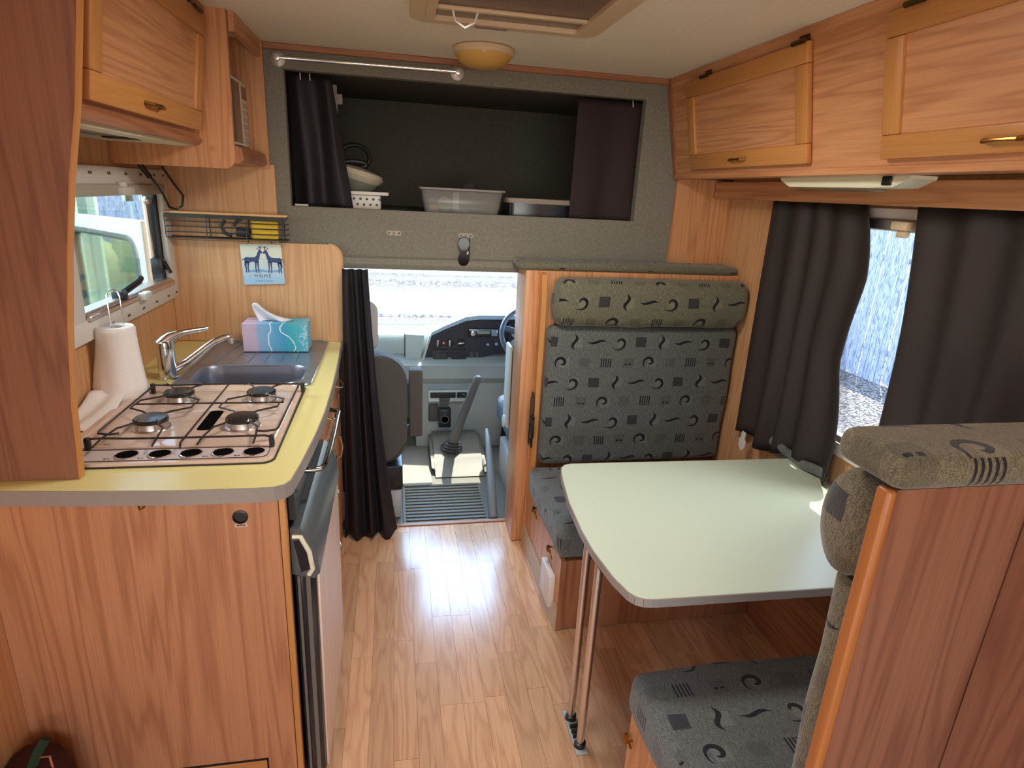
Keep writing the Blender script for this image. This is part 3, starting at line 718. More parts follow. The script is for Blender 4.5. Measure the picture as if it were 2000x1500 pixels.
Q = off(P, .003)
for i in range(len(P) - 1): ebp.prism([P[i], Q[i], Q[i + 1], P[i + 1]], 'Z', .8795, .914)
part(t, 'edging', ebp, EDGE)
# sink
t = thing('sink', 'stainless steel sink with drainer set in the worktop below the backsplash', 'sink', (-.48, 2.25, .915))
part(t, 'deck', slab_with_hole(rrect(-.692, -.272, 1.955, 2.55, .025, 5), sb, .9155, .9185), STEEL)
bwl = B()
lay = [(0, .9185), (.003, .913), (.008, .88), (.016, .82), (.05, .79)]
def ins(d): return rrect(-.652 + d, -.308 - d, 1.975 + d, 2.185 - d, max(.06 - d * .3, .02), 6)
rings = [[bwl.bm.verts.new((x, y, z)) for x, y in ins(d)] for d, z in lay]
for a, b_ in zip(rings, rings[1:]):
    for i in range(len(a)): bwl.bm.faces.new((a[i], a[(i + 1) % len(a)], b_[(i + 1) % len(a)], b_[i]))
bwl.bm.faces.new(rings[-1])
part(t, 'bowl', bwl, plain('bowl_steel', (.27, .29, .36), .36, .7))
rim = B().tube([(x, y, .919) for x, y in rrect(-.690, -.274, 1.957, 2.548, .024, 5)], .0035, 6, closed=True).tube([(x, y, .9185) for x, y in ins(-.002)], .0028, 6, closed=True)
part(t, 'rim', rim, STEEL)
dg = B()
for i in range(6): dg.tube([(-.63 + i * .055, 2.22, .9188), (-.60 + i * .044, 2.50, .9192)], .0022, 6)
part(t, 'drain_ribs', dg, STEEL)
part(t, 'waste', B().lathe([(.03, 0), (.03, .002), (.02, .001), (0, .001)], (-.48, 2.08, .79), n=20), CHROME)
# tap
t = thing('mixer_tap', 'chrome single-lever mixer tap standing on worktop left of the sink', 'tap', (-.725, 2.05, .9155))
part(t, 'body', B().lathe([(.030, 0), (.030, .006), (.0275, .008), (.0265, .06), (.0275, .10), (.025, .122), (.014, .129), (0, .130)], (-.725, 2.05, .9155), n=24), CHROME)
part(t, 'lever', B().tube([(-.738, 2.045, 1.030), (-.71, 2.055, 1.052), (-.67, 2.08, 1.063), (-.63, 2.11, 1.065), (-.612, 2.12, 1.067)], .01, 10, rs=[.02, .016, .009, .008, .006]), CHROME)
part(t, 'spout', B().tube([(-.71, 2.055, .945), (-.67, 2.075, .965), (-.62, 2.10, 1.005), (-.595, 2.115, 1.022), (-.568, 2.13, 1.033), (-.552, 2.135, 1.034), (-.547, 2.137, 1.026)], .01, 10, rs=[.014, .013, .0115, .0115, .0105, .0105, .009]).lathe([(.010, 0), (.010, .014), (0, .0145)], (-.548, 2.137, 1.013), n=14), CHROME)

# hob
t = thing('gas_hob', 'beige enamel four-burner gas hob let into the worktop', 'hob', (-.52, 1.67, .915))
HX0, HX1, HY0, HY1 = -.765, -.286, 1.372, 1.948
part(t, 'seal', B().prism(rrect(HX0 - .004, HX1 + .004, HY0 - .003, HY1 + .003, .03, 5), 'Z', .9152, .9185), BLACK)
part(t, 'tray', B().prism(rrect(HX0, HX1, HY0, HY1, .028, 5), 'Z', .9175, .9265), ENAM)
rr = B().tube([(x, y, .9268) for x, y in rrect(HX0 + .018, HX1 - .018, 1.455, HY1 - .018, .03, 5)], .004, 6, closed=True)
part(t, 'raised_rim', rr, ENAM)
cpn = part(t, 'control_panel', B().prism(rrect(HX0 + .02, HX1 - .014, 1.383, 1.445, .016, 4), 'Z', .9262, .9272), ENAMW)
part(cpn, 'outline', B().tube([(x, y, .9274) for x, y in rrect(HX0 + .02, HX1 - .014, 1.383, 1.445, .016, 4)], .0011, 5, closed=True), WIRE)
for x in (-.609, -.539, -.472, -.402, -.333):
    kn = part(t, 'knob_socket', B().lathe([(.0245, 0), (.0245, .0035), (.0225, .004), (.021, .001), (0, 0)], (x, 1.412, .927), n=24), CHROME)
    part(kn, 'socket_hole', B().lathe([(.0222, 0), (0, .0002)], (x, 1.412, .9302), n=20), HOLE)
for x in (-.645, -.575, -.437, -.368): part(cpn, 'dial_mark', B().box(x - .006, x - .001, 1.393, 1.398, .9272, .9276).box(x + .001, x + .007, 1.394, 1.397, .9272, .9276), WIRE)
part(t, 'vent_slot', B().prism(rrect(-.505, -.470, 1.56, 1.705, .012, 4), 'Z', .9262, .9272), HOLE)
def burner(x, y):
    o = part(t, 'burner', B().lathe([(.046, 0), (.044, .003), (.039, .004), (.038, .019), (.039, .0195)], (x, y, .926), n=28), POLE)
    part(o, 'burner_cap', B().lathe([(.041, 0), (.041, .006), (.037, .010), (0, .011)], (x, y, .9455), n=28), BLKM)
    for k in range(6):
        a = k * PI / 3; part(o, 'flame_tab', B().box(-.004, .004, -.002, .002, .0, .012).xf(Matrix.Translation((x + .037 * math.cos(a), y + .037 * math.sin(a), .930)) @ Matrix.Rotation(a, 4, 'Z')), STEEL)
BUR = [(-.614, 1.80), (-.390, 1.80), (-.616, 1.588), (-.396, 1.585)]
for q in BUR: burner(*q)
t = thing('pan_support', 'dark wire pan support grid lying over the four hob burners', 'pan support', (-.48, 1.64, .93))
zg = .953
g = B()
g.tube([(-.705, 1.452, zg), (-.68, 1.457, zg), (-.62, 1.452, zg), (-.48, 1.450, zg), (-.36, 1.452, zg), (-.315, 1.452, zg), (-.30, 1.445, zg)], .0028, 6)
g.tube([(-.705, 1.862, zg), (-.66, 1.858, zg), (-.48, 1.868, zg), (-.30, 1.862, zg), (-.282, 1.862, zg)], .0028, 6)
g.tube([(-.69, 1.694, zg), (-.31, 1.694, zg)], .0026, 6)
g.tube([(-.495, 1.875, zg), (-.495, 1.42, zg), (-.495, 1.412, .94)], .0026, 6)
part(t, 'cross_bars', g, WIRE)
for x, y in BUR:
    g = B(); f = 1 if y > 1.69 else -1
    for sx in (-1, 1):
        g.tube([(x + sx * .018, y + .022 * -f * -1 * -1, zg + .001), (x + sx * .032, y + f * -.045, zg), (x + sx * .075, y + f * -.075, zg), (x + sx * .075, 1.694, zg)], .0026, 6)
        g.tube([(x + sx * .020, y + f * .018, zg + .001), (x + sx * .034, y + f * .048, zg), (x + sx * .052, y + f * .07, zg), (x + sx * .060, 1.862 if f > 0 else 1.452, zg), (x + sx * .062, 1.878 if f > 0 else 1.415, zg - .004)], .0026, 6)
    part(t, 'burner_fingers', g, WIRE)
for sx, xs in ((1, -.292), (-1, -.700)):
    part(t, 'side_loop', B().tube([(xs + .0 * sx, 1.862, zg), (xs, 1.50, zg), (xs - .004 * sx, 1.488, zg), (xs - .03 * sx, 1.480, zg), (xs - .05 * sx, 1.486, zg)], .0028, 6), WIRE)
for x, y in ((-.705, 1.452), (-.298, 1.445), (-.705, 1.862), (-.282, 1.862)):
    part(t, 'foot', B().box(x - .006, x + .006, y - .006, y + .006, .927, .957, .002), BLACK, 'black rubber foot')

# paper towel
t = thing('paper_towel_holder', 'chrome wire loop holder standing in the paper towel roll', 'holder', (-.80, 1.90, .916))
part(t, 'base', B().lathe([(.05, 0), (.05, .004), (0, .005)], (-.79, 1.87, .9155), n=24), CHROME)
part(t, 'wire_loop', B().tube([(-.795, 1.87, .92), (-.795, 1.87, 1.19), (-.796, 1.872, 1.215), (-.79, 1.875, 1.228), (-.780, 1.878, 1.232), (-.770, 1.88, 1.225), (-.766, 1.88, 1.21), (-.766, 1.88, 1.10)], .0022, 8), CHROME)
t = thing('paper_towel_roll', 'white paper towel roll with its end sheets hanging onto the worktop', 'paper towel', (-.785, 1.87, .92))
part(t, 'roll', B().lathe([(.02, .0), (.046, 0), (.048, .01), (.048, .195), (.046, .2), (.02, .198), (.02, .0)], (-.785, 1.87, .928), n=32), PAPER)
def sheet(u, v):
    a = -2.7 + u * 3.0
    r = .0495 + (v ** 1.5) * (.016 + .022 * (1 - u)) + .003 * math.sin(u * 17) * v
    z = 1.125 - v * .203 - .0 * u
    return Vector((max(-.785 + r * math.cos(a), XL + .004), 1.87 + r * math.sin(a), max(z, .9205)))
part(t, 'loose_sheet', B().grid(sheet, 28, 14), PAPER, solid=.0012)
def tail(u, v):
    return Vector((-.845 + u * .085 + .01 * v, 1.79 - v * .20 + u * .04 * (1 - v), .9215 + .035 * (1 - v) ** 3 + .004 * math.sin(u * 9 + v * 4)))
part(t, 'sheet_tail', B().grid(tail, 14, 14), PAPER, solid=.001)

# tissue box
def tissue_mat():
    mt, n, p, out = newmat('seaside_print'); X.t = n
    g = coords(n, 'POS'); sp = n.nodes.new('ShaderNodeSeparateXYZ'); n.links.new(g, sp.inputs[0])
    x = X(sp.outputs[0]); z = X(sp.outputs[2])
    wv = (X(noise(n, g, 18, 3)) - .5)
    f = (x + .566) * (1 / .236) + wv * .16
    rp = n.nodes.new('ShaderNodeValToRGB'); n.links.new(f.v, rp.inputs[0]); e = rp.color_ramp.elements
    e[0].position = 0; e[0].color = C4(s2l((214, 188, 214))); e[1].position = 1; e[1].color = C4(s2l((92, 182, 212)))
    for ps, c_ in ((.2, (206, 182, 210)), (.25, (150, 182, 220)), (.45, (110, 176, 216)), (.62, (70, 160, 205)), (.75, (64, 176, 190))):
        k = e.new(ps); k.color = C4(s2l(c_))
    foam = mx(xabs(f - .42 + op('SINE', z * 60.0) * .03) < .009, xabs(f - .70 + op('SINE', z * 45.0) * .09) < .009)
    foam = mx(foam, (X(noise(n, g, 130, 4, .7)) * f > .5) * .45)
    n.links.new(mixc(n, foam, rp.outputs[0], (.85, .93, .95)), p.inputs['Base Color']); p.inputs['Roughness'].default_value = .5
    return mt
t = thing('tissue_box', 'pink and turquoise seaside-print tissue box on the sink drainer', 'tissue box', (-.447, 2.41, .92))
part(t, 'box', B().box(-.564, -.330, 2.365, 2.475, .9215, 1.03, .001), tissue_mat())
part(t, 'opening', B().prism([(-.447 + .06 * math.cos(a * PI / 8), 2.425 + .018 * math.sin(a * PI / 8)) for a in range(16)], 'Z', 1.0302, 1.0308), BLACK)
def tis(u, v):
    w_ = .058 * (1 - v) ** .6 + .012
    return Vector((-.437 - .075 * v + (u - .5) * 2 * w_ + .0 * v, 2.42 - .012 * v + .014 * math.sin(u * 7 + v * 2) * (1 - v * .5) + .02 * (u - .5), 1.024 + .078 * v - .05 * (u > .5) * (u - .5) * 2 * v))
part(t, 'tissue', B().grid(tis, 16, 10), TISSUE, solid=.001)

# ---------------------------------------------------------------- front bulkhead fittings
t = thing('grab_rail', 'long chrome rail with round end plates on carpet above the bunk opening', 'rail', (-.08, 2.56, 1.96))
for x, z in ((-.413, 1.969), (.243, 1.974)):
    part(t, 'end_plate', B().lathe([(.026, 0), (.026, .004), (.02, .008), (.010, .012), (.010, .038), (0, .04)], (x, YF, z), (0, -1, 0), 24), plain('satin_plate', (.78, .76, .73), .3, .7))
part(t, 'bar', B().tube([(-.413, YF - .032, 1.969), (.243, YF - .032, 1.974)], .0062, 12), CHROME)
HK = plain('grey_hook_plastic', s2l((170, 158, 144)), .5)
def hook(x, label):
    t = thing('coat_hook', label, 'hook', (x, YF, 1.36), 'small grey hooks on the carpet below the bunk')
    part(t, 'plate', B().prism(rrect(x - .030, x + .030, 1.354, 1.374, .009, 4), 'Y', YF - .005, YF), HK)
    for sx in (-.02, .02): part(t, 'screw', B().lathe([(.004, 0), (.003, .001), (0, .001)], (x + sx, YF - .005, 1.364), (0, -1, 0), 10), GREYD)
    part(t, 'prong', B().tube([(x, YF - .004, 1.364), (x, YF - .014, 1.362), (x, YF - .018, 1.370)], .003, 8), HK)
hook(-.002, 'empty small grey hook on the carpet, left of the sunglasses')
hook(.292, 'small grey hook behind the hanging sunglasses')
t = thing('sunglasses', 'dark sunglasses hanging sideways from the hook above the cab opening', 'sunglasses', (.283, 2.56, 1.24))
for z0 in (1.332, 1.268):
    part(t, 'lens', B().prism([(.283 + .022 * math.cos(a) * (1 + .1 * math.sin(a)), z0 + .027 * math.sin(a)) for a in [i * PI / 10 for i in range(20)]], 'Y', YF - .027, YF - .023), plain('dark_lens', (.008, .006, .008), .06, spec=.35))
    part(t, 'rim', B().tube([(.283 + .0225 * math.cos(a) * (1 + .1 * math.sin(a)), YF - .025, z0 + .0275 * math.sin(a)) for a in [i * PI / 10 for i in range(20)]], .0018, 6, closed=True), BLKM)
part(t, 'bridge', B().tube([(.296, YF - .026, 1.308), (.303, YF - .028, 1.300), (.297, YF - .026, 1.292)], .002, 6), CHROME)
part(t, 'temple', B().tube([(.306, YF - .024, 1.362), (.309, YF - .016, 1.30), (.306, YF - .012, 1.25)], .002, 6).tube([(.306, YF - .024, 1.240), (.308, YF - .010, 1.29), (.300, YF - .010, 1.355)], .0016, 6), BLKM)
t = thing('ceiling_lamp', 'round amber ceiling lamp with cream rim near the front wall', 'lamp', (.31, 2.34, ZC))
part(t, 'rim', B().lathe([(.100, 0), (.106, .005), (.107, .016), (.101, .024), (.098, .025)], (.31, 2.34, ZC), (0, 0, -1), 40), CREAM)
part(t, 'dome', B().lathe([(.099, .020), (.097, .030), (.084, .046), (.06, .059), (.03, .065), (0, .067)], (.31, 2.34, ZC), (0, 0, -1), 40), AMBER, 'amber domed lens')
part(t, 'clip', B().lathe([(.007, 0), (.006, .004), (0, .005)], (.30, 2.245, ZC - .026), (0, -1, -.4), 12), CREAM)
# roof hatch
t = thing('roof_hatch', 'cream framed roof hatch with a brown mesh blind in the ceiling', 'hatch', (.31, 1.64, ZC))
hf = slab_with_hole(rrect(.045, .575, 1.345, 1.925, .05, 6), rrect(hx0, hx1, hy0_, hy1_ + .012, .01, 3), ZC - .034, ZC)
part(t, 'frame', hf, CREAM)
part(t, 'inner_lip', slab_with_hole(rrect(.085, .535, 1.385, 1.885, .02, 4), rrect(hx0, hx1, hy0_, hy1_ + .012, .01, 3), ZC - .038, ZC - .034), CREAM)
def mesh_mat():
    mt, n, p, out = newmat('blind_mesh'); X.t = n
    v = coords(n, 'POS')
    f = X(noise(n, v, 260, 3, .7)); g2 = X(noise(n, v, 9, 2))
    n.links.new(mixc(n, f, s2l((110, 86, 74)), s2l((186, 156, 132))), p.inputs['Base Color']); p.inputs['Roughness'].default_value = .3; p.inputs['Metallic'].default_value = .5
    bump(n, p, f, .9, .002)
    return mt
part(t, 'mesh_blind', B().box(hx0, hx1, hy0_, hy1_ + .010, ZC - .026, ZC - .022), mesh_mat())
part(t, 'blind_bar', B().box(hx0, hx1, 1.755, 1.775, ZC - .036, ZC - .026, .003), CREAM)
part(t, 'catch', B().box(.225, .315, 1.882, 1.903, ZC - .041, ZC - .037, .001), plain('worn_catch', s2l((150, 122, 108)), .6))
part(t, 'pull_cord', B().tube([(.15, 1.77, ZC - .03), (.16, 1.785, ZC - .055), (.185, 1.79, ZC - .068), (.21, 1.785, ZC - .055), (.218, 1.77, ZC - .03)], .003, 8), WHITE)

# ---------------------------------------------------------------- curtains
def curtain(P0, P1, Q0, Q1, nf, amp, mat, label, name='curtain', group=None, normal=(0, 1, 0), n=90, m_=24, edge=None, edge0=None, hem=None, seed=0):
    N = Vector(normal); P0, P1, Q0, Q1 = map(Vector, (P0, P1, Q0, Q1))
    def f(u, v):
        a = P0.lerp(P1, u); c_ = Q0.lerp(Q1, u); p = a.lerp(c_, v)
        w_ = math.sin(2 * PI * nf * (u + .018 * math.sin(9 * u + seed)) + seed + .35 * math.sin(v * 4 + u * 6)) * (1 - .35 * abs(math.sin(5 * u + seed)))
        p = p + N * amp * w_ * (.45 + .55 * v)
        if edge: p = p + (P1 - P0).normalized() * edge(v) * u ** 3
        if edge0: p = p + (P1 - P0).normalized() * edge0(v) * (1 - u) ** 3
        if hem: p.z += hem(u) * v ** 2
        return p
    o = solo(name, B().grid(f, n, m_), mat, label, 'curtain', group, solid=.003, ang=3)
    return o
curtain((-.205, 2.50, 1.225), (-.106, 2.50, 1.225), (-.232, 2.50, .0), (.002, 2.50, .012), 3.2, .030, CURTC, 'long black curtain hanging at the left of the cab doorway', hem=lambda u: .018 * math.sin(u * 14), edge=lambda v: -.018 * math.sin(v * PI), seed=.6)
curtain((-.396, 2.66, 1.935), (-.235, 2.66, 1.932), (-.392, 2.665, 1.452), (-.165, 2.66, 1.452), 1.7, .028, CURTC, 'black curtain at the left end of the bunk opening', group='bunk curtains', seed=2)
curtain((.755, 2.66, 1.932), (1.035, 2.66, 1.932), (.752, 2.665, 1.452), (1.055, 2.66, 1.452), 1.4, .016, CURTP, 'dark plum curtain at the right end of the bunk opening', group='bunk curtains', seed=3.3)
for x, s_ in ((-.345, 'left bunk curtain, outer'), (-.31, 'left bunk curtain, inner'), (.985, 'right bunk curtain')):
    solo('curtain_hook', B().tube([(x, 2.64, 1.936), (x, 2.632, 1.925), (x + .001, 2.634, 1.912)], .0022, 6), WHITE, 'tiny white hook at the top of the ' + s_, 'hook', 'bunk curtain hooks')
eL = lambda v: (-.0 + .059 * math.sin(min(v / .26, 1) * PI / 2) if v < .26 else .059 - .035 * math.sin((v - .26) / .3 * PI / 2) if v < .56 else .024 + .055 * math.sin((v - .56) / .3 * PI / 2) if v < .86 else .079 - .1 * (v - .86))
curtain((1.415, 2.19, 1.566), (1.415, 1.676, 1.566), (1.415, 2.195, .63), (1.415, 1.655, .70), 4.6, .026, CURT, 'charcoal window curtain in deep folds above the far end of the table', group='dinette window curtains', normal=(1, 0, 0), edge=eL, hem=lambda u: .02 * math.sin(u * 11) - .01, seed=1.1)
eR = lambda v: (.048 * math.sin(min(v / .5, 1) * PI / 2) - .03 * max(0, v - .6))
curtain((1.415, 1.495, 1.566), (1.415, .80, 1.566), (1.415, 1.48, .66), (1.415, .82, .66), 4.2, .028, CURT, 'charcoal window curtain hanging behind the near bench backrest', group='dinette window curtains', normal=(1, 0, 0), edge0=eR, seed=4)

# ---------------------------------------------------------------- bunk contents
t = thing('clear_plastic_tub', 'clear plastic tub of odds and ends in the middle of the bunk ledge', 'tub', (.29, 2.75, 1.448))
CLR = plain('clear_plastic', s2l((170, 168, 162)), .25); CLR.node_tree.nodes['Principled BSDF'].inputs['Alpha'].default_value = .38
tb_ = B()
lo = rrect(.130, .445, 2.70, 2.86, .02, 4); hi = rrect(.112, .462, 2.685, 2.875, .022, 4)
a = [tb_.bm.verts.new((x, y, 1.449)) for x, y in lo]; c_ = [tb_.bm.verts.new((x, y, 1.545)) for x, y in hi]
for i in range(len(a)): tb_.bm.faces.new((a[i], a[(i + 1) % len(a)], c_[(i + 1) % len(a)], c_[i]))
tb_.bm.faces.new(a)
part(t, 'tub', tb_, CLR, solid=.0015)
part(t, 'tub_rim', B().tube([(x, y, 1.546) for x, y in rrect(.106, .468, 2.68, 2.88, .022, 4)], .0045, 6, closed=True), plain('milky_plastic', s2l((170, 166, 160)), .4))
solo('orange_tub', B().lathe([(.022, 0), (.024, .03), (.02, .034), (0, .034)], (.165, 2.73, 1.4505), n=16), plain('orange_plastic', s2l((190, 130, 70)), .5), 'little orange pot inside the clear tub at its left', 'pot')
solo('plastic_bag', B().ball((.22, 2.78, 1.482), (.05, .04, .032), 14, 10).soft(.018, 40), plain('pale_bag', s2l((190, 180, 160)), .6), 'crumpled pale bag inside the clear tub', 'bag')
solo('leaflet', B().box(.247, .275, 2.715, 2.718, 1.465, 1.535, 0), PAPER, 'white leaflet upright inside the clear tub', 'paper')
solo('white_dish', B().lathe([(.03, 0), (.055, .018), (.052, .018), (.028, .003), (0, .003)], (.37, 2.78, 1.4505), n=24), WHITE, 'white dish inside the clear tub at its right', 'dish')
solo('grey_bowl', B().lathe([(.0, .0), (.04, 0), (.055, .05), (.05, .10), (.03, .13), (0, .136)], (.345, 2.98, 1.448), n=24), plain('smoky_plastic', s2l((78, 76, 74)), .3), 'smoky dark rounded pot behind the clear tub', 'pot')
t = thing('black_crate', 'low black tub with a pale rim on the right of the bunk ledge', 'tub', (.65, 2.76, 1.448))
part(t, 'tub', B().prism(rrect(.485, .80, 2.69, 2.90, .03, 4), 'Z', 1.449, 1.505), plain('navy_black_plastic', (.01, .012, .02), .2))
part(t, 'tub_rim', B().prism(rrect(.478, .805, 2.683, 2.905, .032, 4), 'Z', 1.504, 1.524), plain('dull_beige', s2l((150, 138, 124)), .5))
t = thing('perforated_basket', 'white basket with round holes beside the left bunk curtain', 'basket', (-.12, 2.76, 1.448))
pb = B().box(-.205, -.055, 2.69, 2.83, 1.4485, 1.507, .006, 2)
part(t, 'basket', pb, WHITE)
part(t, 'basket_rim', B().prism(rrect(-.215, -.022, 2.68, 2.84, .012, 3), 'Z', 1.507, 1.519), WHITE)
for j, z in enumerate((1.468, 1.490)):
    for i in range(5): part(t, 'hole', B().lathe([(.0055, 0), (0, .0006)], (-.175 + i * .026 + j * .012, 2.6899, z), (0, -1, 0), 10), BLACK)
t = thing('round_appliance', 'cream round-bodied appliance tipped on the white basket in the bunk', 'appliance', (-.15, 2.80, 1.52))
tm = Matrix.Translation((-.155, 2.80, 1.575)) @ Matrix.Rotation(math.radians(14), 4, 'Y')
part(t, 'body', B().lathe([(0, -.03), (.06, -.03), (.10, -.005), (.11, .012), (.10, .03), (.04, .04), (0, .042)], (0, 0, 0), n=32).xf(tm), plain('dull_cream', s2l((200, 190, 168)), .4))
part(t, 'lower_shell', B().lathe([(0, -.055), (.05, -.055), (.085, -.025), (.09, -.012), (0, -.012)], (0, 0, 0), n=32).xf(tm), plain('grey_green_plastic', s2l((120, 122, 110)), .5))
solo('coiled_hose', B().tube([(-.165 + .062 * math.cos(a), 2.85, 1.655 + .052 * math.sin(a)) for a in [i * 2 * PI / 28 for i in range(28)]], .0095, 8, closed=True).tube([(-.165 + .05 * math.cos(a), 2.83, 1.628 + .012 * math.sin(a)) for a in [i * 2 * PI / 20 for i in range(20)]], .009, 8, closed=True), BLACK, 'black coiled hose on top of the cream appliance in the bunk', 'hose')
solo('webbing_strap', B().box(-.256, -.234, 2.90, 2.904, 1.70, 1.940).box(-.256, -.212, 2.893, 2.90, 1.865, 1.905, .002), plain('pale_webbing', s2l((190, 176, 166)), .8), 'pale webbing strap with label hanging inside the bunk', 'strap')
solo('folded_leaflet', B().box(-.39, -.32, 2.64, 2.655, 1.4535, 1.460), PAPER, 'white folded paper under the left bunk curtain', 'paper')

# ---------------------------------------------------------------- right overhead cabinet
t = thing('overhead_cabinet', 'long beech overhead cabinet with two raised-panel doors above the dinette', 'cabinet', (1.3, 1.4, 1.64))
part(t, 'body', B().prism([(XR - .001, 1.648), (1.205, 1.648), (1.19, 1.638), (1.11, ZC - .001), (XR - .001, ZC - .001)], 'Y', .3, 2.556), WOOD, grain='Y')
part(t, 'end_post', B().prism([(1.205, 1.634), (1.185, 1.634), (1.103, ZC - .001), (1.13, ZC - .001)], 'Y', 2.557, 2.589), WOODD)
part(t, 'bottom_lip', B().prism([(1.17, 1.637), (1.186, 1.634), (1.20, 1.634), (1.215, 1.648), (1.18, 1.655)], 'Y', .3, 2.556), WOOD, grain='Y')
door(t, MR, 1.665, 2.40, .035, .352, 2.03, .062, (2.245, 1.70), True)
door(t, MR, .62, 1.385, .035, .352, 1.06, .062, (1.30, .72), True)
solo('pelmet', B().box(1.37, 1.385, .3, 2.555, 1.566, 1.633, .002), WOOD, 'long wooden pelmet board above the dinette curtains', 'pelmet', grain='Y')
t = thing('strip_light', 'ivory fluorescent strip light with a black switch under the overhead cabinet', 'light', (1.27, 1.57, 1.62))
part(t, 'casing', B().prism([(1.33, 1.646), (1.85, 1.646), (1.85, 1.638), (1.80, 1.618), (1.46, 1.616), (1.38, 1.618), (1.33, 1.638)], 'X', 1.235, 1.31).xf(Matrix.Translation((-.022, 0, -.010))), CREAM2)
part(t, 'diffuser', B().box(1.24, 1.305, 1.47, 1.79, 1.598, 1.622, .008, 3).xf(Matrix.Translation((-.02, 0, 0))), glassy('clear_diffuser', (.92, .92, .86), .3, .2))
part(t, 'tube', B().tube([(1.25, 1.49, 1.612), (1.25, 1.77, 1.612)], .006, 8), WHITE)
part(t, 'switch', B().box(1.207, 1.214, 1.385, 1.415, 1.612, 1.634, .002), BLACK, 'black rocker switch')

# ---------------------------------------------------------------- dinette
t = thing('front_bench', 'beech bench box and tall bulkhead under the forward dinette seat', 'bench', (1.0, 2.1, 0))
part(t, 'back_board', B().box(.575, XR - .002, 2.40, 2.585, 0, 1.252), WOOD)
part(t, 'side_panel', B().prism([(1.80, .004), (2.40, .004), (2.40, .298), (1.80, .298)], 'X', .579, .596), WOOD)
part(t, 'tall_side', B().prism([(2.345, .30), (2.42, .30), (2.42, 1.248), (2.40, 1.248), (2.375, 1.24), (2.36, 1.21), (2.345, 1.15)], 'X', .577, .597), WOODF, 'golden curved upright edge')
part(t, 'front_panel', B().box(.598, XR - .002, 1.80, 1.816, .004, .298), WOODD)
part(t, 'end_edge', B().box(.577, .598, 1.796, 1.803, .002, .299), WOODD)
part(t, 'seat_board', B().box(.598, XR - .002, 1.816, 2.40, .284, .298), WOODD)
for y, z in ((2.196, .285), (1.93, .268)):
    part(t, 'door_catch', B().lathe([(.013, 0), (.013, .008), (.005, .01)], (.566, y, z), (-1, 0, .2), 16).tube([(.579, y + .01, z), (.568, y + .006, z), (.566, y - .02, z - .008), (.57, y - .03, z - .03)], .004, 8), BRASS, 'brass ring catch')
part(t, 'vent_box', B().box(.555, .579, 1.855, 1.985, .06, .195, .004, 2), WHITE, 'white plastic outlet box')
part(t, 'pillar', B().box(.521, .576, 2.41, 2.588, .004, 1.252, .004, 2), WOOD, 'narrow upright post beside the cab doorway')
struct('baseboard_right', B().prism([(.5785, 0), (.568, 0), (.572, .09), (.5785, .09)], 'Y', 1.80, 2.41), SKIRT)
t = thing('seat_belt_buckle', 'black seat belt bracket on the post beside the forward bench', 'bracket', (.575, 2.33, .5))
part(t, 'plate', B().prism([(2.345, .50), (2.405, .50), (2.405, .70), (2.39, .74), (2.365, .74), (2.345, .70)], 'X', .570, .576), BLACK)
part(t, 'stalk', B().box(.556, .570, 2.30, 2.33, .56, .66, .004, 2).tube([(.56, 2.33, .53), (.562, 2.33, .60), (.556, 2.30, .66)], .008, 8), BLACK)

def cushion(name, x0, x1, y0, y1, z0, z1, r, mat, label, cat='cushion', seed=1, puff=.006, seg=4):
    b = B(); b.box(x0, x1, y0, y1, z0, z1, r, seg)
    bmesh.ops.subdivide_edges(b.bm, edges=[e for e in b.bm.edges if e.calc_length() > .08], cuts=7, use_grid_fill=True)
    b.soft(puff, 6, seed)
    o = solo(name, b, mat, label, cat, ang=1.2)
    return o
def piping(o, pts):
    part(o, 'piping', B().tube(pts, .003, 6), FAB)
cushion('seat_cushion', .562, 1.445, 1.79, 2.33, .302, .425, .035, FAB, 'grey motif seat cushion on the forward bench, under the table end', seed=2)
cushion('backrest_cushion', .612, 1.447, 2.315, 2.398, .43, 1.037, .03, FAB, 'large grey motif backrest cushion upright against the forward bulkhead', seed=3, puff=.008)
def bolster(name, x0, x1, yc, zc, ry, rz, mat, label, seed):
    b = B()
    def f(u, v):
        a = v * 2 * PI; e = min(u, 1 - u) * (x1 - x0); k = min(1, (e / .045)) if e < .045 else 1
        k = math.sqrt(max(0, 1 - (1 - k) ** 2)) * .75 + .25 * (k > 0) if k < 1 else 1
        if u in (0, 1): k = .35
        sx = lambda q: math.copysign(abs(q) ** .7, q)
        return Vector((x0 + (x1 - x0) * u, yc + ry * k * sx(math.cos(a)), zc + rz * k * sx(math.sin(a))))
    b.grid(f, 60, 28); bmesh.ops.remove_doubles(b.bm, verts=b.bm.verts[:], dist=.0002)
    bmesh.ops.holes_fill(b.bm, edges=[e for e in b.bm.edges if e.is_boundary], sides=60)
    b.soft(.004, 8, seed)
    return solo(name, b, mat, label, 'cushion', ang=1.3)
bolster('head_bolster', .618, 1.462 - .003, 2.335, 1.14, .064, .098, FABG, 'rounded green-grey bolster on top of the forward backrest cushion', 4)
solo('top_pad', B().box(.49, 1.452, 2.405, 2.575, 1.2535, 1.284, .013, 3).soft(.002, 9), FABG, 'thin padded capping along the top of the forward bulkhead', 'pad')
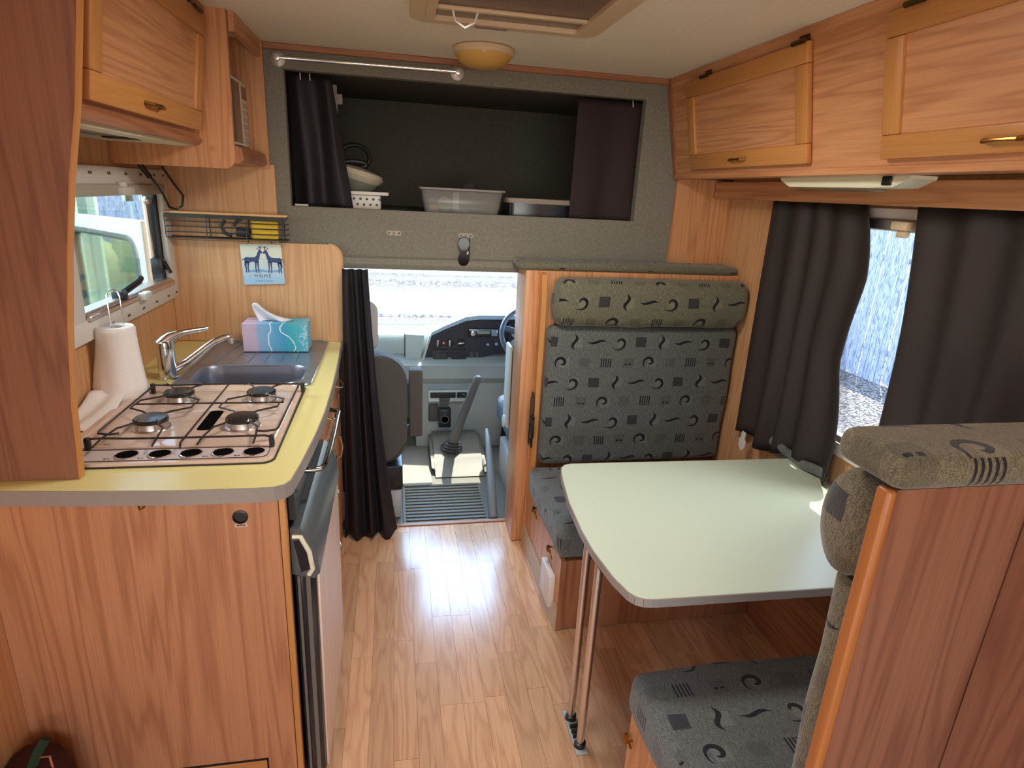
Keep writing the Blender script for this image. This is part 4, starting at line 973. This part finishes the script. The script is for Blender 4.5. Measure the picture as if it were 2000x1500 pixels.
# near bench
t = thing('near_bench', 'cherry wood bench with tall back panel nearest the camera on the right', 'bench', (1.0, .9, 0))
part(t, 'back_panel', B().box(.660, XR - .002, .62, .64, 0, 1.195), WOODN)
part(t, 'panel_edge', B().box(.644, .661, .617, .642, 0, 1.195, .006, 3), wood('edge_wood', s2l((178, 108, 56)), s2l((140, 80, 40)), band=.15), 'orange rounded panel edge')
part(t, 'side_panel', B().box(.590, .606, .645, 1.14, .004, .298), WOOD)
part(t, 'front_panel', B().box(.606, XR - .002, 1.124, 1.14, .004, .298), WOODD)
part(t, 'seat_board', B().box(.606, XR - .002, .645, 1.124, .284, .298), WOODD)
part(t, 'door_catch', B().lathe([(.013, 0), (.013, .008), (.005, .01)], (.578, 1.125, .222), (-1, 0, .2), 16).tube([(.59, 1.115, .222), (.58, 1.115, .222), (.58, 1.10, .215)], .004, 8), BRASS, 'brass ring catch')
cushion('seat_cushion', .572, 1.445, .66, 1.155, .302, .425, .035, FAB, 'grey motif seat cushion on the near bench, in front of the back panel', seed=7, puff=.008)
cushion('backrest_cushion', .675, 1.445, .648, .715, .43, 1.03, .028, FABN, 'olive motif backrest cushion behind the near wooden panel', seed=8)
def bolster2():
    b = B()
    b.lathe([(.02, 0)], (0, 0, 0), n=3) if False else None
    x0, x1, yc, zc = .655, 1.44, .702, 1.098
    def f(u, v):
        a = v * 2 * PI; e = min(u, 1 - u) * (x1 - x0)
        k = 1 if e > .03 else math.sqrt(max(.0, 1 - (1 - e / .03) ** 2)) * .4 + .6
        if u in (0, 1): k = .5
        return Vector((x0 + (x1 - x0) * u, yc + .055 * k * math.cos(a), zc + .088 * k * math.sin(a)))
    b.grid(f, 70, 30); bmesh.ops.remove_doubles(b.bm, verts=b.bm.verts[:], dist=.0002)
    bmesh.ops.holes_fill(b.bm, edges=[e for e in b.bm.edges if e.is_boundary], sides=60)
    return b.soft(.003, 10, 3)
solo('head_bolster', bolster2(), FABN, 'fat olive bolster above the near backrest cushion', 'cushion', ang=1.3)
solo('top_pad', B().box(.638, 1.43, .600, .728, 1.198, 1.252, .023, 4).soft(.003, 9), FABN, 'thick olive padded capping along the top of the near back panel', 'pad')
# wardrobe behind the near bench
t = thing('wardrobe', 'cherry wood wardrobe with grooved door at the lower right, behind the near bench', 'wardrobe', (1.1, .2, 0))
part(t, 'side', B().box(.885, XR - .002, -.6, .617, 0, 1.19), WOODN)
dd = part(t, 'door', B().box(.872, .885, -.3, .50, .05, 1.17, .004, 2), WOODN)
part(dd, 'groove', B().box(.8705, .8722, .470, .490, .06, 1.16), plain('groove_dark', s2l((58, 28, 14)), .6))
# table
t = thing('dinette_table', 'pale green laminate dinette table on two steel tube legs', 'table', (1.0, 1.45, 0))
tpts = []
A_ = [(.60, 1.842), (1.455, 1.810), (1.455, 1.09), (.60, 1.108)]
tpts = [(1.437, 1.822), (1.437, 1.09), (.60, 1.106)] + [(.585 + .05 * math.cos(a), 1.157 + .05 * math.sin(a)) for a in (-PI / 2, -PI / 2 - .4, -PI / 2 - .8, -PI / 2 - 1.2)] + [(.522, 1.20), (.508, 1.32), (.507, 1.42), (.516, 1.58), (.535, 1.72), (.548, 1.79), (.556, 1.815), (.572, 1.834), (.60, 1.842)]
part(t, 'tabletop', B().prism(tpts, 'Z', .640, .661), LAM)
te = B()
cx, cy = 1.0, 1.45
for i in range(2, len(tpts) - 1):
    a, c_ = Vector(tpts[i]), Vector(tpts[i + 1]); d_ = (c_ - a).normalized(); nn = Vector((d_.y, -d_.x))
    if nn.dot(Vector((cx, cy)) - a) > 0: nn = -nn
    te.prism([tuple(a), tuple(a + nn * .003), tuple(c_ + nn * .003), tuple(c_)], 'Z', .6385, .6603)
te.prism([(1.437, 1.09), (1.437, 1.087), (.60, 1.103), (.60, 1.106)], 'Z', .6385, .6603)
part(t, 'edging', te, EDGE)
for y in (1.302, 1.400): part(t, 'leg', B().tube([(.523, y, .012), (.523, y, .64)], .0115, 14), POLE)
ft = part(t, 'foot_plate', B().box(.505, .541, 1.275, 1.43, 0, .010, .003, 2), GREYP, 'grey plastic foot joining both legs')
for y in (1.302, 1.400): part(ft, 'socket', B().lathe([(.018, 0), (.017, .016), (.012, .018)], (.523, y, .008), n=16), BLACK)
for i in range(3): part(ft, 'clip', B().box(.51, .536, 1.325 + i * .018, 1.333 + i * .018, .010, .020), BLACK)
part(t, 'hinge_bracket', B().box(.513, .535, 1.27, 1.43, .628, .64, .002), BLACK)
part(t, 'stay', B().prism(rrect(.80, .88, 1.115, 1.155, .018, 4), 'Z', .625, .64), CREAM)
solo('table_rail', B().box(XR - .022, XR - .001, 1.05, 2.06, .628, .662, .003), POLE, 'silver mounting rail along the wall at the table end', 'rail')
solo('curtain_tieback', B().grid(lambda u, v: Vector((1.418 - .008 * math.sin(v * PI) + .006 * math.sin(u * 13), 1.60 + u * .33, .668 + .034 * v + .006 * math.sin(u * 9))), 30, 5), FAB, 'strip of motif fabric crumpled along the window end of the table', 'fabric', solid=.004)
solo('curtain_clip', B().prism([(2.06, .665), (2.085, .665), (2.088, .635), (2.098, .628), (2.096, .60), (2.075, .58), (2.052, .602), (2.052, .628), (2.062, .635)], 'X', 1.392, 1.396), WHITE, 'white plastic clip hanging at the foot of the left window curtain', 'clip')
struct('trim_3', B().box(XR - .10, XR - .001, 1.145, 1.795, 0, .28), WOODD, grain='Y')

# ---------------------------------------------------------------- odds at lower left
t = thing('shopping_bag', 'dark red bag with green strap on the floor at the lower left', 'bag', (-.78, 1.15, 0))
part(t, 'bag_body', B().box(-.845, -.735, 1.08, 1.245, .0, .30, .04, 3).soft(.02, 9), plain('dark_red_cloth', s2l((58, 16, 18)), .7, var=.3))
part(t, 'strap', B().tube([(-.79, 1.16, .29), (-.775, 1.175, .33), (-.762, 1.19, .355)], .011, 6), plain('dark_green_webbing', s2l((30, 54, 34)), .8))
part(t, 'cord', B().tube([(-.80, 1.15, .27), (-.77, 1.17, .325), (-.752, 1.175, .32), (-.748, 1.17, .29)], .0025, 6), plain('copper_cord', s2l((190, 120, 90)), .5))

# ---------------------------------------------------------------- cab
t = thing('dashboard', 'pale grey cab dashboard with black centre console panel', 'dashboard', (.35, 3.7, .4))
part(t, 'lower_body', B().prism([(3.58, .545), (3.55, .52), (3.545, .44), (3.58, .40), (4.05, .40), (4.05, .58), (3.62, .58)], 'X', -.60, 1.22), GREYP)
part(t, 'passenger_top', B().prism([(3.62, .56), (3.61, .66), (3.63, .695), (3.68, .705), (4.11, .645), (4.11, .56)], 'X', -.60, .20), GREYL)
part(t, 'driver_top', B().prism([(3.64, .56), (3.64, .79), (3.68, .80), (4.11, .65), (4.11, .56)], 'X', .45, 1.22).box(.20, .46, 3.66, 4.11, .56, .655), GREYL)
part(t, 'glovebox_door', B().prism([(.060, .552), (.150, .552), (.172, .70), (.060, .706)], 'Y', 3.59, 3.63), GREYL)
part(t, 'glovebox_gap', B().box(.053, .058, 3.602, 3.62, .55, .706), GREYD)
cons = [(.165, .532), (.215, .700), (.29, .742), (.42, .797), (.50, .806), (1.10, .812), (1.10, .58), (.68, .585), (.60, .578), (.52, .558), (.44, .535), (.40, .53)]
cf = part(t, 'centre_panel', B().prism(cons, 'Y', 3.598, 3.66), MATB, 'black console panel')
part(t, 'panel_hood', B().prism([(.205, .70), (.213, .725), (.29, .765), (.42, .822), (.50, .832), (1.12, .838), (1.12, .813), (.50, .807), (.42, .798), (.29, .743)], 'Y', 3.56, 3.68), plain('ledge_highlight_plastic', s2l((176, 196, 214)), .25), 'pale ledge over the console')  # bluish highlight along the ledge is put into its plastic colour
part(t, 'side_trim', B().prism([(.150, .53), (.165, .53), (.215, .70), (.205, .705)], 'Y', 3.585, 3.62), GREYL)
for x, a in ((.253, .1), (.325, .05), (.395, 1.5)):
    k = part(cf, 'dial', B().lathe([(.026, 0), (.026, .004), (.023, .004), (.022, .002), (0, .002)], (x, 3.598, .652), (0, -1, 0), 24), BLKM)
    part(k, 'dial_grip', B().box(-.005, .005, -.014, 0, -.02, .02, .003, 2).xf(Matrix.Translation((x, 3.596, .652)) @ Matrix.Rotation(a, 4, 'Y')), POLE)
part(cf, 'warning_light', B().lathe([(.006, 0), (.005, .003), (0, .004)], (.289, 3.598, .650), (0, -1, 0), 12), plain('red_light', (.8, .05, .08), .3, emit=((1, .05, .1), 1.2)), 'small lit red light')
for x0 in (.222, .335):
    vt = part(cf, 'air_vent', B().box(x0, x0 + .095, 3.59, 3.60, .545, .612, .003), BLKM)
    for i in range(5): part(vt, 'louvre', B().box(x0 + .005, x0 + .09, 3.584, 3.591, .552 + i * .0125, .556 + i * .0125), GREYD)
for x0 in (.452, .483): part(cf, 'rocker_switch', B().box(x0, x0 + .022, 3.588, 3.60, .562, .60, .003), GREYD)
ra_ = part(cf, 'radio', B().box(.438, .622, 3.585, 3.60, .690, .742, .004, 2), BLKM)
part(ra_, 'radio_dial', B().lathe([(.015, 0), (.015, .008), (.010, .009), (0, .009)], (.466, 3.585, .715), (0, -1, 0), 20), CHROME)
part(ra_, 'radio_display', B().box(.49, .57, 3.583, 3.586, .712, .73), plain('lcd', s2l((150, 160, 130)), .3)); part(ra_, 'radio_keys', B().box(.58, .615, 3.583, 3.586, .70, .735, .002), CHROME)
part(ra_, 'bright_edge', B().box(.44, .62, 3.582, 3.586, .735, .741), CHROME)
part(cf, 'lighter', B().lathe([(.010, 0), (.009, .012), (0, .013)], (.56, 3.598, .645), (0, -1, 0), 14), CHROME)
part(cf, 'ignition', B().lathe([(.012, 0), (.010, .014), (0, .015)], (.612, 3.598, .65), (0, -1, 0), 14), CHROME)
dl = part(t, 'instrument_cluster', B().box(.68, .98, 3.59, 3.60, .66, .785, .01, 3), MATB)
for x, r in ((.735, .032), (.81, .032), (.90, .03)): part(dl, 'gauge', B().lathe([(r, 0), (r, .003), (r * .85, .003), (0, .001)], (x, 3.589, .72), (0, -1, 0), 24), plain('gauge_grey', s2l((170, 176, 180)), .3) if x == .735 else D.materials['gauge_grey'])
# console below
part(t, 'console_column', B().prism([(.125, -.03), (.125, .36), (.16, .41), (.50, .41), (.70, .40), (.66, -.03)], 'Y', 3.585, 3.9), GREYP)
part(t, 'console_recess', B().box(.20, .44, 3.580, 3.586, .36, .398), plain('blue_grey_recess', s2l((150, 162, 164)), .5))
tray = part(t, 'tray', B().box(.198, .442, 3.555, 3.586, .285, .358, .004), GREYL)
part(tray, 'tray_slot', B().box(.208, .365, 3.552, 3.556, .312, .348).box(.372, .434, 3.552, 3.556, .312, .348), BLACK)
part(tray, 'coin_clutter', B().tube([(.38, 3.548, .325), (.40, 3.545, .318), (.42, 3.548, .33), (.40, 3.545, .34)], .006, 6), BLKM)
part(t, 'lower_recess', B().box(.20, .26, 3.58, 3.586, .15, .265, .01, 3), GREYD)
ch = thing('cup_holder', 'black cup holder clipped to the console below the tray', 'cup holder', (.295, 3.53, .12))
part(ch, 'holder', B().box(.258, .334, 3.50, 3.55, .135, .255, .006, 2), BLACK)
part(ch, 'ring', B().lathe([(.027, 0), (.027, .006), (.021, .006), (.021, 0)], (.296, 3.50, .19), (0, -1, 0), 24), GREYD)
part(ch, 'clip_arm', B().box(.27, .32, 3.53, 3.552, .255, .30, .004).box(.262, .33, 3.53, 3.552, .30, .312, .004), GREYD)
# tunnel, gear lever
tu = B().prism([(3.12, -.028), (3.20, -.008), (3.27, .03), (3.35, .065), (3.583, .09), (3.583, -.03)], 'X', .20, .52)
bmesh.ops.bevel(tu.bm, geom=tu.bm.edges[:], offset=.02, segments=3, affect='EDGES')
solo('transmission_tunnel', tu, GREYM, 'moulded grey rubber hump in the cab floor under the gear lever', 'tunnel')
t = thing('gear_lever', 'tall grey gear lever leaning right on a ribbed rubber gaiter', 'gear lever', (.32, 3.2, .13))
ga = B()
for i in range(5): ga.lathe([(.062 - i * .009, 0), (.066 - i * .009, .006), (.058 - i * .009, .014)], (.325 + i * .004, 3.35 - i * .006, .064 + i * .016), (.1, -.1, 1), 20)
part(t, 'gaiter', ga, plain('dark_rubber', s2l((70, 68, 66)), .6))
part(t, 'stick', B().tube([(.335, 3.33, .12), (.37, 3.24, .30), (.405, 3.17, .44), (.430, 3.12, .55), (.438, 3.105, .58), (.44, 3.10, .592)], .02, 12, rs=[.032, .027, .022, .021, .020, .010]), plain('grey_lever_plastic', s2l((104, 104, 104)), .4))
solo('handbrake', B().tube([(.478, 2.66, -.025), (.482, 2.76, .06), (.490, 2.90, .14), (.498, 3.03, .205), (.502, 3.10, .24), (.503, 3.15, .262)], .02, 12, rs=[.024, .023, .021, .018, .016, .010]), plain('handbrake_grey', s2l((128, 130, 128)), .4), 'long grey handbrake lever rising beside the driver seat', 'handbrake')
# mats
rm = B().box(.03, .455, 2.655, 3.06, -.029, -.024, .002)
t = thing('ribbed_mat', 'grey ribbed rubber mat on the cab floor at the doorway', 'mat', (.24, 2.85, -.03))
part(t, 'mat_base', rm, GREYM)
rbm = None
for i in range(12):
    y = 2.672 + i * .0325
    if rbm is None: rbm = part(t, 'rib', B().box(.045, .445, y, y + .014, -.024, -.018, .001), GREYM)
    else:
        o = rbm.copy(); COL.objects.link(o); o.parent = t; o.location = (0, i * .0325, 0)
solo('car_mat', B().prism(rrect(.035, .195, 3.03, 3.58, .03, 4), 'Z', -.029, -.018), GREYMAT, 'pale grey carpet mat lying in the passenger footwell', 'mat')
# steering wheel
t = thing('steering_wheel', 'grey steering wheel at the right edge of the cab doorway', 'steering wheel', (.77, 3.2, .78))
Mw = Matrix.Translation((.77, 3.22, .785)) @ Matrix.Rotation(math.radians(45), 4, 'X')
SW = plain('steering_grey', s2l((96, 102, 116)), .3)
part(t, 'rim', B().tube([(.192 * math.cos(a), .192 * math.sin(a), 0) for a in [i * 2 * PI / 40 for i in range(40)]], .014, 10, closed=True).xf(Mw), SW)
part(t, 'hub', B().lathe([(0, .02), (.05, .018), (.065, 0), (.05, -.04), (0, -.05)], (0, 0, 0), n=24).xf(Mw), SW)
for a in (.3, PI - .3, PI * 1.5): part(t, 'spoke', B().box(.05, .185, -.018, .018, -.012, .004, .004).xf(Mw @ Matrix.Rotation(a, 4, 'Z')), SW)
part(t, 'column', B().tube([(.77, 3.25, .75), (.77, 3.62, .60)], .035, 12), MATB)
# seats
SEATW = plain('pale_headrest', s2l((196, 184, 178)), .7)
def seatback(x0, x1, y0, y1, z0, z1, r):
    b = B(); b.prism(rrect(x0, x1, z0, z1, r, 6), 'Y', y0, y1)
    bmesh.ops.bevel(b.bm, geom=[e for e in b.bm.edges if abs(e.verts[0].co.y - e.verts[1].co.y) < 1e-5], offset=.02, segments=3, affect='EDGES')
    return b
t = thing('passenger_seat', 'dark grey passenger cab seat with raised armrest, half behind the black curtain', 'seat', (-.22, 2.95, -.03))
part(t, 'backrest', seatback(-.50, .052, 2.74, 2.86, .25, .80, .13), GREYD)
part(t, 'headrest', B().box(-.36, -.078, 2.78, 2.88, .80, 1.04, .05, 4), SEATW, 'pale rounded headrest')
part(t, 'seat', B().box(-.47, .03, 2.84, 3.32, .27, .42, .04, 3), GREYD)
part(t, 'armrest', B().box(.062, .126, 2.76, 2.84, .388, .724, .010, 3), GREYD, 'upright folded armrest')
part(t, 'armrest_pivot', B().tube([(.04, 2.80, .42), (.07, 2.80, .42)], .018, 12), BLACK)
part(t, 'base', B().box(-.46, .022, 2.72, 3.2, -.03, .13, .01, 2), plain('pale_seat_box', s2l((200, 200, 198)), .5), 'pale seat box')
part(t, 'slide_frame', B().box(-.46, .03, 2.71, 3.25, .13, .26, .01, 2), BLACK)
t = thing('driver_seat', 'dark grey driver cab seat, just its edge showing past the wooden post', 'seat', (.83, 2.95, -.03))
part(t, 'backrest', seatback(.552, 1.10, 2.76, 2.88, .40, .86, .04), GREYD)
part(t, 'shell_edge', B().box(.540, .556, 2.765, 2.875, .42, .84, .006, 2), GREYL)
part(t, 'headrest', B().box(.72, .98, 2.80, 2.90, .86, 1.10, .04, 4), GREYD)
part(t, 'seat', B().box(.58, 1.10, 2.84, 3.32, .27, .42, .04, 3), plain('blue_grey_cloth', s2l((96, 104, 118)), .8, var=.2))
part(t, 'base', B().box(.59, 1.08, 2.72, 3.2, -.03, .20, .01, 2), plain('pale_base', s2l((190, 188, 184)), .5))
part(t, 'adjuster', B().lathe([(.03, 0), (.03, .02), (0, .024)], (.552, 2.82, .44), (-1, 0, 0), 20), GREYL)
